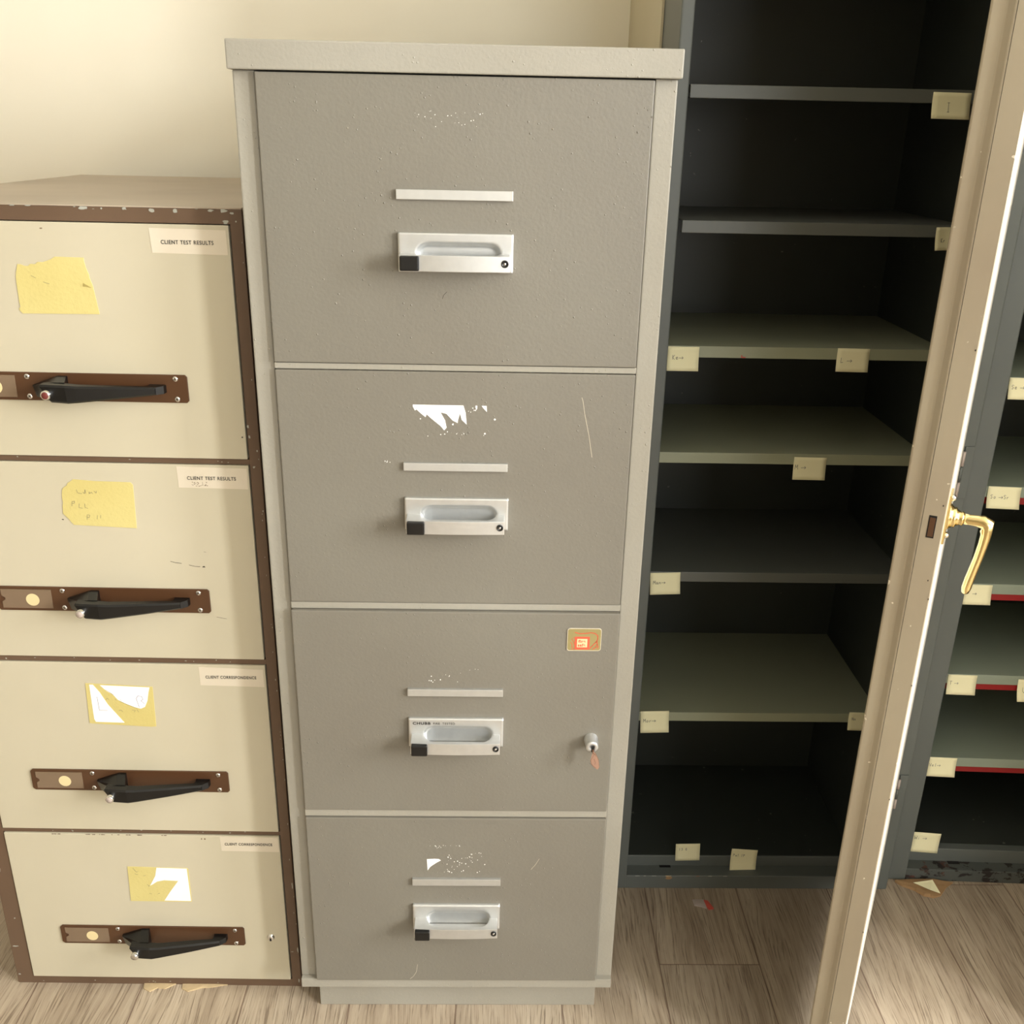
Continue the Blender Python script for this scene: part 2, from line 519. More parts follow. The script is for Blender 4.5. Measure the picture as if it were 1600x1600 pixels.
def grey_handle(D, yf, hx0, hx1, z1, z0, btop, bx0, bx1):
    """cast aluminium pull: back plate with scooped oval, U-shaped pocket, flat front lip"""
    mb = MB(GO)
    # back plate as a height field
    NX, NZ = 56, 22
    sx0, sx1 = hx0 + 0.024, hx1 - 0.017
    sz1 = btop + 0.0115
    r = 0.013
    def depth(x, z):
        cx = min(max(x, sx0 + r), sx1 - r)
        cz = min(z, sz1 - r)
        d = r - math.hypot(x - cx, z - cz)
        t = min(max((d + 0.0015) / 0.005, 0), 1)
        return 0.0042 * t * t * (3 - 2 * t)
    t = bmesh.new()
    grid = [[t.verts.new((hx0 + (hx1 - hx0) * i / NX, yf - 0.0062 + depth(hx0 + (hx1 - hx0) * i / NX, z0 + (z1 - z0) * j / NZ), z0 + (z1 - z0) * j / NZ))
             for i in range(NX + 1)] for j in range(NZ + 1)]
    for j in range(NZ):
        for i in range(NX):
            t.faces.new((grid[j][i], grid[j][i + 1], grid[j + 1][i + 1], grid[j + 1][i]))
    rim = [grid[0][i] for i in range(NX + 1)] + [grid[j][NX] for j in range(1, NZ + 1)] + [grid[NZ][i] for i in range(NX - 1, -1, -1)] + [grid[j][0] for j in range(NZ - 1, 0, -1)]
    back = [t.verts.new((v.co.x, yf + 0.0003, v.co.z)) for v in rim]
    for i in range(len(rim)):
        t.faces.new((rim[(i + 1) % len(rim)], rim[i], back[i], back[(i + 1) % len(rim)]))
    bmesh.ops.recalc_face_normals(t, faces=t.faces[:])
    mb.merge(t, M['alu'], True)
    # pocket
    ya, yb_ = yf - 0.0045, yf - 0.0305
    ox0, ox1 = bx0, bx1
    U = [(ox0, ya), (ox0, yb_)]
    for i in range(1, 12):
        a = i / 12
        U.append((ox0 + (ox1 - ox0) * a, yb_ - 0.0022 * math.sin(math.pi * a)))
    U += [(ox1, yb_), (ox1, ya), (sx1, ya)]
    yi = yb_ + 0.0045
    for i in range(1, 8):
        a = math.pi / 2 * i / 7
        U.append((sx1 - 0.015 * (1 - math.cos(a)), ya + (yi - ya) * math.sin(a)))
    for i in range(0, 7):
        a = math.pi / 2 * (1 - i / 7)
        U.append((sx0 + 0.015 * (1 - math.cos(a)), ya + (yi - ya) * math.sin(a)))
    U.append((sx0, ya))
    zb = btop - 0.0195
    mb.prism(U, zb, btop, M['alu'], 'z', 0.0007)
    mb.box(sx0 - 0.004, sx1 + 0.004, yi - 0.003, ya + 0.001, zb + 0.0004, zb + 0.004, M['alu'])
    h = mb.build('handle', D)
    # thumb latch and lock barrel
    k = MB(GO)
    k.box(bx0 + 0.0015, bx0 + 0.0255, yb_ - 0.0075, yb_ + 0.004, btop - 0.0185, btop - 0.0005, M['black'], 0.0022, 3)
    k.build('thumb_latch', D)
    s = MB(GO)
    cx, cz = bx1 - 0.0062, btop - 0.0088
    s.lathe((cx, yb_ + 0.001, cz), (0, -1, 0), [(0, 0.0046), (0.0030, 0.0046), (0.0034, 0.0038), (0.0028, 0.0030), (0.0026, 0.0028)], M['black'], 20)
    s.lathe((cx, yb_ + 0.001, cz), (0, -1, 0), [(0, 0.0017), (0.0030, 0.0017), (0.0032, 0.0012)], M['chrome'], 16)
    s.build('lock_barrel', D)
    return h

def grey_drawer(z0, z1, yf, strip, hnd):
    mb = MB(GO)
    mb.box(0.0276, 0.5015, yf, 0.018, z0, z1, M['grey_drawer'], 0.0015)
    D = mb.build('drawer', G)
    sx0, sx1, sz0, sz1 = strip
    st = MB(GO)
    st.box(sx0, sx1, yf - 0.0052, yf + 0.0002, sz0, sz1, M['alu_strip'], 0.0007)
    st.build('label_strip', D)
    grey_handle(D, yf, *hnd)
    return D
Y12, Y34, Y4 = -0.0075, -0.0118, -0.0130
d1 = grey_drawer(1.1544, 1.501, Y12, (0.1914, 0.3354, 1.3607, 1.3724), (0.1928, 0.3368, 1.3213, 1.2737, 1.2973, 0.1955, 0.3325))
d2 = grey_drawer(0.8057, 1.1446, Y12, (0.1934, 0.3348, 1.0085, 1.0198), (0.1940, 0.3369, 0.9689, 0.9230, 0.9458, 0.1975, 0.3316))
d3 = grey_drawer(0.4441, 0.7938, Y34, (0.1925, 0.3345, 0.6556, 0.6674), (0.1932, 0.3358, 0.6165, 0.5685, 0.5905, 0.1975, 0.3308))
d4 = grey_drawer(0.0924, 0.4300, Y4, (0.1936, 0.3362, 0.3005, 0.3132), (0.1936, 0.3358, 0.2599, 0.2115, 0.2353, 0.1972, 0.3322))
rnd = random.Random(3)
def cloud(x0, x1, z0, z1, n, rmax=0.0011):
    return [(rnd.uniform(x0, x1), rnd.uniform(z0, z1), rnd.uniform(0.0003, rmax)) for _ in range(n)]
torn([], Y12, cloud(0.215, 0.30, 1.444, 1.462, 26, 0.0008), d1)
torn([[(0.2073, 1.1000), (0.2745, 1.0998), (0.2775, 1.0900), (0.2790, 1.0735), (0.2722, 1.0800), (0.2700, 1.0890), (0.2672, 1.0790), (0.2670, 1.0755),
       (0.2600, 1.0790), (0.2520, 1.0880), (0.2440, 1.0900), (0.2500, 1.0790), (0.2520, 1.0690), (0.2488, 1.0650), (0.2440, 1.0710), (0.2320, 1.0810),
       (0.2255, 1.0870), (0.2240, 1.0830), (0.2180, 1.0880), (0.2120, 1.0935), (0.2100, 1.0920), (0.2072, 1.0975)],
      [(0.2988, 1.0998), (0.3055, 1.0996), (0.3058, 1.0915), (0.3010, 1.0965)], [(0.2905, 1.0998), (0.2930, 1.0998), (0.2928, 1.0950), (0.2906, 1.0965)]],
     Y12, cloud(0.281, 0.292, 1.090, 1.100, 9) + cloud(0.225, 0.305, 1.056, 1.066, 12) + cloud(0.168, 0.178, 1.0185, 1.0215, 5) +
     [(0.2605, 1.0735, 0.002), (0.3165, 1.081, 0.0018), (0.3035, 1.061, 0.0016), (0.217, 1.0805, 0.0012)], d2)
torn([], Y34, cloud(0.217, 0.275, 0.6755, 0.690, 9, 0.0014) + cloud(0.24, 0.30, 0.69, 0.70, 5, 0.0006), d3)
torn([[(0.2174, 0.3500), (0.2300, 0.3508), (0.2365, 0.3502), (0.2398, 0.3478), (0.2340, 0.3440), (0.2270, 0.3385), (0.2225, 0.3345), (0.2183, 0.3275)]],
     Y4, cloud(0.222, 0.275, 0.372, 0.378, 14, 0.0009) + cloud(0.245, 0.312, 0.322, 0.365, 42, 0.0014), d4)
# fine scratches on the second and bottom drawers
def scr(y):
    return lambda u, v: Vector((u, y - 0.0003, v))
for D_, y_, w_, ln in ((d2, Y12, 0.0005, [(0.432, 1.113), (0.4335, 1.109), (0.437, 1.09), (0.444, 1.06), (0.4495, 1.03)]),
                       (d4, Y4, 0.0004, [(0.186, 0.096), (0.192, 0.102), (0.197, 0.112), (0.199, 0.128)]), (d4, Y4, 0.0004, [(0.385, 0.33), (0.392, 0.34), (0.398, 0.352)])):
    MB(GO).strokes([ln], scr(y_), w_, M['label']).build('scratch', D_)['label'] = 'fine pale scratch'
# small curved scuff under the top handle
sc = MB(GO)
sc.strokes([[(0.2475, 1.240), (0.2490, 1.2445), (0.2530, 1.2485)]], scr(Y12), 0.0005, M['dark_chip'])
sc.build('scratch', d1)['label'] = 'small dark curved scuff'

# printed words on the third handle
tx = MB(GO)
tx.text('CHUBB', 0.1995, Y34 - 0.0064, 0.6072, 0.0062, M['ink'], 1.0, 0.0002, 0, 0.00016, fit=0.0268)
tx.text('FIRE  TESTED', 0.2300, Y34 - 0.0064, 0.6074, 0.0049, M['ink'], 1.0, 0.0002, fit=0.0330)
tx.build('handle_print', d3)['label'] = 'black printed words on the handle plate'

# fire safe badge
bd = MB(GO)
def rrect(x0, x1, z0, z1, r, n=5):
    P = []
    for cx, cz, a in ((x1 - r, z1 - r, 0), (x0 + r, z1 - r, 90), (x0 + r, z0 + r, 180), (x1 - r, z0 + r, 270)):
        for i in range(n + 1):
            t_ = math.radians(a + 90 * i / n)
            P.append((cx + r * math.cos(t_), cz + r * math.sin(t_)))
    return P
bd.prism(rrect(0.4266, 0.4764, 0.7332, 0.7700, 0.004), Y34 - 0.0014, Y34 + 0.0003, M['label'])
bd.prism(rrect(0.4276, 0.4758, 0.7342, 0.7694, 0.0035), Y34 - 0.0018, Y34, M['gold'])
yb2 = Y34 - 0.0020
fnb = lambda u, v: Vector((u, yb2, v))
bd.prism([(0.4378, 0.7360), (0.4596, 0.7360), (0.4596, 0.7568), (0.4378, 0.7568)], yb2 - 0.0001, yb2 + 0.0004, M['badge_red'])
bd.prism([(0.4412, 0.7396), (0.4562, 0.7396), (0.4562, 0.7534), (0.4412, 0.7534)], yb2 - 0.0003, yb2 + 0.0004, M['badge_cream'])
bd.strokes([[(0.4378, 0.7640), (0.4440, 0.7618), (0.4520, 0.7622), (0.4610, 0.7636), (0.4670, 0.7625), (0.4712, 0.7585), (0.4712, 0.7530), (0.4690, 0.7480), (0.4640, 0.7420), (0.4600, 0.7375)],
            [(0.4700, 0.7500), (0.4712, 0.7440), (0.4685, 0.7395), (0.4650, 0.7362)], [(0.4726, 0.7420), (0.4715, 0.7380)]], fnb, 0.0013, M['badge_red'])
bd.strokes([[(0.4332, 0.7530), (0.4350, 0.7500), (0.4370, 0.7470), (0.4372, 0.7440)], [(0.4318, 0.7480), (0.4345, 0.7440), (0.4340, 0.7400), (0.4365, 0.7365)],
            [(0.4350, 0.7550), (0.4378, 0.7540)], [(0.4330, 0.7360), (0.4355, 0.7358)]], fnb, 0.0008, M['badge_red'])
bd.text('fire', 0.4432, yb2 - 0.0004, 0.7474, 0.0062, M['badge_red'], 1.1, 0.0002, 0, 0.0002)
bd.text('safe', 0.4424, yb2 - 0.0004, 0.7412, 0.0062, M['badge_red'], 1.05, 0.0002, 0, 0.0002)
bd.build('badge', d3)['label'] = 'gold badge with red flame and the words fire safe'
lk = MB(GO)
lk.lathe((0.470, Y34 + 0.0005, 0.5795), (0, -1, 0), [(0, 0.0112), (0.0005, 0.0108), (0.021, 0.0095), (0.0225, 0.0086), (0.0222, 0.0035), (0.0215, 0.003)], M['alu'], 28)
lk.box(0.4690, 0.4732, Y34 - 0.0230, Y34 - 0.0214, 0.5718, 0.5812, M['void'])
lk.build('lock_cylinder', d3)
# key in the lock
kb = MB((0.470, Y34 - 0.022, 0.5795))
bow = [(-0.0008, 0.0010), (-0.0040, -0.0095), (-0.0030, -0.0150), (0.0020, -0.0205), (0.0075, -0.0242), (0.0098, -0.0215), (0.0085, -0.0110), (0.0048, -0.0035), (0.0026, 0.0)]
def keyring(d):
    return [Vector((0.4712 + u + d * 0.35, Y34 - 0.0275 + 0.35 * v + 0.25 * u + d, 0.5735 + v)) for u, v in bow]
kb.loft([keyring(-0.0010), keyring(0.0010)], M['copper'], False)
kb.strokes([[bow[k_] for k_ in (1, 2, 3, 4, 5, 6, 7, 8)] + [bow[1]], [(0.002, -0.008), (0.0045, -0.014), (0.0035, -0.017)]], lambda u, v: Vector((0.4712 + u * 0.86 + 0.0004 - 0.0006, Y34 - 0.0290 + 0.35 * v * 0.9 + 0.25 * u, 0.5735 + v * 0.9 - 0.001)), 0.0007, M['plate_brown'])
kb.box(0.4700, 0.4722, Y34 - 0.0290, Y34 - 0.006, 0.5725, 0.5765, M['copper'], 0.0003)
key = kb.build('key')
key.location = (0.470, Y34 - 0.022, 0.5795)
tag(key, 'small copper-coloured key sticking out of the lock of the grey cabinet', 'key')

# ------------------------------------------------------------------ brown and cream four-drawer cabinet
B = root('filing_cabinet', (-0.0163, 0.0592, 0), 'low brown-framed filing cabinet with four cream drawers and black pull handles', 'filing cabinet', -0.014)
BW = 0.5075
b = MB()
bf = M['brown_frame']
b.box(-BW, -0.4785, 0, 0.045, 0, 1.3395, bf, 0.0015)
b.box(-0.0165, 0.0, 0, 0.045, 0, 1.3395, bf, 0.0015)
b.box(-BW + 0.001, -0.001, 0.0004, 0.045, 1.3205, 1.339, bf)
b.box(-BW + 0.001, -0.001, 0.0004, 0.045, 0.0, 0.0165, bf)
for z0, z1 in ((0.3345, 0.3425), (0.6622, 0.6710), (0.9892, 0.9970)):
    b.box(-0.48, -0.015, 0.0006, 0.045, z0, z1, bf, 0.0006)
b.box(-BW + 0.0005, -0.0005, 0.04, 0.735, 0.002, 1.3385, bf)
# bare chips in the brown paint
def chip(mb, cx, cz, w, h, m, y=0.0, n=9):
    pts = []
    for i in range(n):
        a = 6.283 * i / n
        k_ = rnd.uniform(0.5, 1.0)
        pts.append((cx + w / 2 * k_ * math.cos(a), cz + h / 2 * k_ * math.sin(a)))
    mb.prism(pts, y - 0.0003, y + 0.0003, m)
for cx, cz, w, h in ((-0.2055, 1.3372, 0.014, 0.006), (-0.152, 1.3378, 0.008, 0.005), (-0.1165, 1.336, 0.009, 0.006), (-0.0865, 1.336, 0.008, 0.006),
                     (-0.040, 1.3375, 0.010, 0.004), (-0.0235, 1.3372, 0.013, 0.006), (-0.013, 1.3345, 0.007, 0.004), (-0.0215, 1.3235, 0.011, 0.007),
                     (-0.1815, 1.3372, 0.003, 0.003), (-0.277, 1.339, 0.01, 0.002), (-0.297, 1.339, 0.008, 0.002), (-0.008, 1.324, 0.003, 0.003),
                     (-0.0145, 1.046, 0.004, 0.006), (-0.0135, 1.031, 0.004, 0.006), (-0.0105, 0.986, 0.005, 0.004), (-0.004, 1.01, 0.003, 0.004),
                     (-0.003, 0.23, 0.0025, 0.018), (-0.002, 0.085, 0.003, 0.016), (-0.012, 0.081, 0.006, 0.002), (-0.004, 0.014, 0.003, 0.01),
                     (-0.498, 0.255, 0.003, 0.012), (-0.499, 0.085, 0.012, 0.003), (-0.49, 0.148, 0.003, 0.004), (-0.502, 0.02, 0.006, 0.004)):
    chip(b, cx, cz, w, h, M['chip'])
for _ in range(46):
    z = rnd.choice((0.3395, 0.667, 0.994, 0.006, 1.338))
    chip(b, rnd.uniform(-0.47, -0.02), z + rnd.uniform(-0.002, 0.002), rnd.uniform(0.001, 0.005), rnd.uniform(0.0008, 0.0018), M['chip'], 0.0003 if z < 1.3 else 0.0)
for _ in range(26):
    chip(b, rnd.uniform(-0.005, -0.001), rnd.uniform(0.02, 1.3), rnd.uniform(0.0008, 0.002), rnd.uniform(0.001, 0.006), M['chip'])
b.build('cabinet_frame', B)
MB().box(-BW, 0.0, 0.0005, 0.737, 1.3392, 1.3412, M['brown_top'], 0.0006).build('top_panel', B)

def smooth_cyl(mb, c, axis, r, l, m, n=20):
    mb.lathe(c, axis, [(0, r), (l - r * 0.12, r), (l, r * 0.86)], m, n)

def brown_handle(zc, D, face):
    mb = MB()
    bk = M['black']
    yp = -0.0045
    def rect(x_t, x_b, zt, zb, yf_, yb_, ch=0.0025):
        # chamfered cross-section in y/z at one station; top and bottom may differ in x
        return [(x_t, yf_ + ch, zc + zt), (x_t, yf_, zc + zt - ch), (x_b, yf_, zc + zb + ch), (x_b, yf_ + ch, zc + zb), (x_b, yb_ - ch, zc + zb), (x_b, yb_, zc + zb + ch), (x_t, yb_, zc + zt - ch), (x_t, yb_ - ch, zc + zt)]
    # tapering grip
    mb.loft([rect(-0.2775, -0.2690, 0.0126, -0.0085, -0.0445, -0.028),
             rect(-0.2700, -0.2640, 0.0128, -0.0115, -0.0465, -0.028),
             rect(-0.2430, -0.2420, 0.0122, -0.0128, -0.0468, -0.030),
             rect(-0.2300, -0.2300, 0.0108, -0.0122, -0.0445, -0.029),
             rect(-0.1800, -0.1800, 0.0082, -0.0088, -0.0340, -0.020),
             rect(-0.1310, -0.1310, 0.0057, -0.0049, -0.0226, -0.012)], bk, False)
    # left foot: leans out from the plate to the grip
    def foot(x0t, xp, x0b, x1, zt0, zt1, zb, y):
        return [(x0t, y, zc + zt0), (xp, y, zc + zt1), (x1, y, zc + zt1), (x1, y, zc + zb), (x0b, y, zc + zb)]
    def quad(x0t, x0b, x1, zt0, zt1, zb, y):
        return [(x0t, y, zc + zt0), (x1, y, zc + zt1), (x1, y, zc + zb), (x0b, y, zc + zb)]
    mb.loft([foot(-0.3040, -0.2690, -0.3000, -0.2560, 0.0030, 0.0160, -0.0130, yp),
             foot(-0.3030, -0.2690, -0.2990, -0.2555, 0.0032, 0.0160, -0.0130, yp - 0.006),
             foot(-0.2785, -0.2620, -0.2680, -0.2480, 0.0118, 0.0134, -0.0110, -0.0335)], bk, False)
    # right foot
    mb.loft([quad(-0.1440, -0.1430, -0.1215, 0.0065, 0.0060, -0.0050, yp),
             quad(-0.1430, -0.1420, -0.1225, 0.0065, 0.0060, -0.0050, yp - 0.008),
             quad(-0.1460, -0.1450, -0.1310, 0.0060, 0.0056, -0.0048, -0.0200)], bk, False)
    h = mb.build('handle', D)
    bt = MB()
    smooth_cyl(bt, (-0.2672, -0.036, zc + 0.0004), (0, -1, 0), 0.0064, 0.0185, M['chrome'])
    bt.lathe((-0.2672, -0.0545, zc + 0.0004), (0, -1, 0), [(0, 0.0048), (0.0003, 0.0046)], face, 20)
    o = bt.build('release_button', D)
    return h

def ribbon_fn(y):
    return lambda u, v: Vector((u, y, v))

def brown_drawer(z0, z1, zc, face, btn):
    mb = MB()
    mb.box(-0.4770, -0.0183, -0.0018, 0.038, z0, z1, M['cream'], 0.0012)
    if face == 'scratched':
        f = ribbon_fn(-0.0021)
        mb.strokes([[(-0.1450, 0.8365), (-0.1380, 0.8345), (-0.1290, 0.8335)], [(-0.1180, 0.8310), (-0.1100, 0.8290), (-0.1020, 0.8285)]], f, 0.0007, M['dark_chip'])
        chip(mb, -0.0965, 0.8285, 0.006, 0.003, M['dark_chip'], -0.0019)
        chip(mb, -0.2945, 0.9005, 0.004, 0.002, M['dark_chip'], -0.0019)
        mb.strokes([[(-0.0850, 0.745), (-0.0700, 0.742)], [(-0.094, 0.853), (-0.091, 0.852)]], f, 0.0004, M['dark_chip'])
    if face == 'first':
        chip(mb, -0.263, 1.311, 0.005, 0.002, M['holder'], -0.0019)
        chip(mb, -0.023, 1.031, 0.003, 0.003, M['dark_chip'], -0.0019)
    if face == 'worn':
        for _ in range(22):
            chip(mb, rnd.uniform(-0.40, -0.20), z1 - 0.001, rnd.uniform(0.002, 0.008), 0.0015, M['brown_frame'], -0.0019)
        for x in (-0.148, -0.1425):
            chip(mb, x, 0.3270, 0.003, 0.004, M['holder'], -0.0019)
    D = mb.build('drawer', B)
    px0, px1 = -0.4118, -0.0918
    pl = MB()
    pl.prism([(px0 + 0.004, zc - 0.0198), (px1 - 0.003, zc - 0.0198), (px1, zc - 0.0168), (px1, zc + 0.0168), (px1 - 0.003, zc + 0.0198), (px0 + 0.004, zc + 0.0198), (px0, zc + 0.0158), (px0, zc - 0.0158)],
             -0.0046, -0.0016, M['plate_brown'], 'y', 0.0008)
    pl.build('handle_plate', D)
    ch = MB()
    ch.prism([(-0.4035, zc + 0.0155), (-0.3285, zc + 0.0155), (-0.3285, zc - 0.0155), (-0.4035, zc - 0.0155), (-0.4035, zc - 0.0050), (-0.3985, zc - 0.0015), (-0.3985, zc + 0.0015), (-0.4035, zc + 0.0050)],
             -0.0056, -0.0044, M['holder'], 'y', 0.0003)
    ch.prism([(-0.3573 + 0.0100 * math.cos(t_ * 0.2618), zc - 0.0012 + 0.0100 * math.sin(t_ * 0.2618)) for t_ in range(24)], -0.0058, -0.0050, M['spot'])
    ch.build('card_holder', D)['label'] = 'clear card holder with a round cream spot'
    for sx, sz in ((-0.3118, 0.0138), (-0.3118, -0.0140), (-0.1080, 0.0140), (-0.1078, -0.0145)):
        s = MB()
        s.lathe((sx, -0.0044, zc + sz), (0, -1, 0), [(0, 0.0040), (0.0006, 0.0039), (0.0014, 0.0026), (0.0016, 0.0008)], M['chrome'], 16)
        a = rnd.uniform(0, 3)
        f = ribbon_fn(-0.0062)
        for aa in (a, a + 1.57):
            s.strokes([[(sx - 0.002 * math.cos(aa), zc + sz - 0.002 * math.sin(aa)), (sx + 0.002 * math.cos(aa), zc + sz + 0.002 * math.sin(aa))]], f, 0.0007, M['void'])
        s.build('screw', D)
    brown_handle(zc, D, M[btn])
    return D
e1 = brown_drawer(0.9978, 1.3192, 1.0995, 'first', 'maroon')
e2 = brown_drawer(0.6718, 0.9884, 0.7720, 'scratched', 'scrap_grey')
e3 = brown_drawer(0.3432, 0.6614, 0.4437, '', 'scrap_grey')
e4 = brown_drawer(0.0172, 0.3337, 0.1180, 'worn', 'chrome')
# lock on the bottom drawer
lo = MB()
lo.lathe((-0.0468, -0.0017, 0.1155), (0, -1, 0), [(0, 0.0066), (0.0006, 0.0066), (0.0008, 0.0058), (0.0035, 0.0054), (0.0042, 0.0045)], M['chrome'], 24)
lo.prism([(-0.0482, 0.1165), (-0.0454, 0.1165), (-0.0454, 0.1105), (-0.0482, 0.1105)], -0.0062, -0.0058, M['void'])
lo.build('lock', e4)

def print_label(D, pts, words, tx_, tz, tw, size, smudge=0):
    mb = MB()
    mb.prism(pts, -0.0022, -0.0017, M['label'])
    mb.text(words, tx_, -0.0026, tz, size, M['ink'], 1.0, 0.0002, 0.0, 0.00006, fit=tw)
    for _ in range(smudge):
        chip(mb, tx_ + rnd.uniform(0.004, 0.03), tz - 0.006 + rnd.uniform(-0.004, 0.003), 0.0012, 0.001, M['holder'], -0.0024, 5)
    o = mb.build('printed_label', D)
    o['label'] = 'pale paper label printed in capitals'
print_label(e1, [(-0.1222, 1.3142), (-0.0221, 1.3130), (-0.0215, 1.2812), (-0.1210, 1.2826)], 'CLIENT TEST RESULTS', -0.1082, 1.2942, 0.0690, 0.0072)
print_label(e2, [(-0.1208, 0.9857), (-0.0207, 0.9840), (-0.0210, 0.9526), (-0.1203, 0.9536)], 'CLIENT TEST RESULTS', -0.1072, 0.9660, 0.0700, 0.0072, 40)
print_label(e3, [(-0.1210, 0.6572), (-0.0215, 0.6546), (-0.0212, 0.6232), (-0.1208, 0.6248)], 'CLIENT CORRESPONDENCE', -0.1117, 0.6374, 0.0790, 0.0072)
print_label(e4, [(-0.1172, 0.3322), (-0.0201, 0.3312), (-0.0199, 0.3019), (-0.1166, 0.3028)], 'CLIENT CORRESPONDENCE', -0.1101, 0.3148, 0.0797, 0.0072)

# yellow notes taped to the cream drawers (each a thing of its own)
def B2W(x, y, z):
    c_, s_ = math.cos(-0.014), math.sin(-0.014)
    return Vector((-0.0163 + c_ * x - s_ * y, 0.0592 + s_ * x + c_ * y, z))
def ragged(p, q, n, amp):
    out = []
    for i in range(n):
        t_ = i / n
        out.append((p[0] + (q[0] - p[0]) * t_ + rnd.uniform(-amp, amp), p[1] + (q[1] - p[1]) * t_ + rnd.uniform(-amp, amp)))
    return out
def yellow_note(outline, white_polys, pen, label, curl=None):
    mb = MB()
    mb.prism(outline, -0.0026, -0.0018, M['yellow'])
    if curl:
        (ax, az), (bx_, bz), (cx, cz) = curl
        t = bmesh.new()
        v = [t.verts.new(p) for p in ((ax, -0.0027, az), (bx_, -0.0027, bz), (cx, -0.0085, cz), (ax, -0.0032, az + 0.0006))]
        t.faces.new(v[:3]); t.faces.new((v[3], v[2], v[1]))
        mb.merge(t, M['yellow'])
    for p in white_polys:
        mb.prism(p, -0.0029, -0.0024, M['white'])
    for lines, w, mat in pen:
        mb.strokes(lines, ribbon_fn(-0.0031), w, M[mat])
    o = mb.build('yellow_note')
    o.location = (-0.0163, 0.0592, 0)
    o.rotation_euler = (0, 0, -0.014)
    tag(o, label, 'paper note', 'yellow notes on the cream drawers')
    return o
yellow_note(ragged((-0.3010, 1.2640), (-0.2840, 1.2620), 4, 0.0012) + ragged((-0.2840, 1.2640), (-0.2500, 1.2730), 6, 0.0012) + [(-0.2500, 1.2750), (-0.2120, 1.2745)] +
            ragged((-0.2120, 1.2740), (-0.2080, 1.2440), 7, 0.0010) + [(-0.2050, 1.2380), (-0.2010, 1.2005), (-0.3040, 1.1995), (-0.3085, 1.2050)] + ragged((-0.3060, 1.2080), (-0.3050, 1.2600), 8, 0.0008),
            [], [([[(-0.2700, 1.2420), (-0.2620, 1.2395)], [(-0.2850, 1.2500), (-0.2790, 1.2470)]], 0.0004, 'pen')],
            'ragged blank yellow note on the top cream drawer', ((-0.2180, 1.2370), (-0.2060, 1.2350), (-0.2150, 1.2425)))
yellow_note(ragged((-0.2885, 0.9480), (-0.2730, 0.9630), 5, 0.001) + [(-0.2710, 0.9632), (-0.2400, 0.9610), (-0.2050, 0.9605), (-0.1890, 0.9600), (-0.1860, 0.9560), (-0.1885, 0.8890), (-0.2780, 0.8925)] +
            ragged((-0.2800, 0.8930), (-0.2920, 0.9090), 4, 0.001) + ragged((-0.2920, 0.9100), (-0.2890, 0.9460), 6, 0.001),
            [], [([[(-0.2680, 0.9480), (-0.2670, 0.9430), (-0.2610, 0.9415)], [(-0.2590, 0.9440), (-0.2570, 0.9420), (-0.2555, 0.9480), (-0.2550, 0.9425)], [(-0.2500, 0.9450), (-0.2500, 0.9420), (-0.2470, 0.9440), (-0.2450, 0.9420)],
                   [(-0.2430, 0.9460), (-0.2400, 0.9430), (-0.2395, 0.9465)], [(-0.2770, 0.9290), (-0.2730, 0.9300), (-0.2735, 0.9270), (-0.2770, 0.9260)], [(-0.2770, 0.9290), (-0.2780, 0.9220)],
                   [(-0.2670, 0.9260), (-0.2680, 0.9200), (-0.2630, 0.9190)], [(-0.2590, 0.9260), (-0.2590, 0.9200), (-0.2550, 0.9190)],
                   [(-0.2580, 0.9080), (-0.2590, 0.9010)], [(-0.2580, 0.9090), (-0.2540, 0.9085), (-0.2550, 0.9050), (-0.2580, 0.9045)], [(-0.2430, 0.9085), (-0.2440, 0.9025)], [(-0.2380, 0.9090), (-0.2390, 0.9040)]], 0.00045, 'pen')],
            'yellow note with faint handwriting on the second cream drawer')
yellow_note([(-0.3003, 0.6249), (-0.1962, 0.6205), (-0.1985, 0.5478), (-0.2060, 0.5470), (-0.3000, 0.5515), (-0.3034, 0.5525)],
            [[(-0.2945, 0.6228), (-0.2890, 0.6228), (-0.2800, 0.6090), (-0.2700, 0.5870), (-0.2600, 0.5720), (-0.2480, 0.5540), (-0.2930, 0.5548), (-0.2950, 0.5600)],
             [(-0.2780, 0.6222), (-0.2010, 0.6195), (-0.2040, 0.6090), (-0.2070, 0.5950), (-0.2120, 0.5840), (-0.2190, 0.5805), (-0.2280, 0.5830), (-0.2430, 0.5900), (-0.2530, 0.5960), (-0.2600, 0.6060), (-0.2690, 0.6120)]],
            [([[(-0.2850, 0.6010), (-0.2845, 0.5765), (-0.2720, 0.5765)], [(-0.2210, 0.5830), (-0.2240, 0.5990), (-0.2210, 0.6040), (-0.2150, 0.6030), (-0.2135, 0.5980), (-0.2170, 0.5950), (-0.2120, 0.5900)]], 0.0007, 'pen_purple'),
             ([[(-0.2720, 0.5960), (-0.2690, 0.5990), (-0.2670, 0.5960)], [(-0.2570, 0.5980), (-0.2560, 0.5950)], [(-0.2500, 0.5970), (-0.2470, 0.5950)], [(-0.2540, 0.5760), (-0.2500, 0.5780), (-0.2480, 0.5740)],
               [(-0.2330, 0.5780), (-0.2280, 0.5770), (-0.2300, 0.5740)], [(-0.2250, 0.5790), (-0.2230, 0.5740)], [(-0.2700, 0.6140), (-0.2640, 0.6100), (-0.2590, 0.6050)], [(-0.2500, 0.5935), (-0.2380, 0.5870), (-0.2250, 0.5812)]], 0.0004, 'pen')],
            'yellow note half covered by white paper with pencil strokes, third cream drawer')
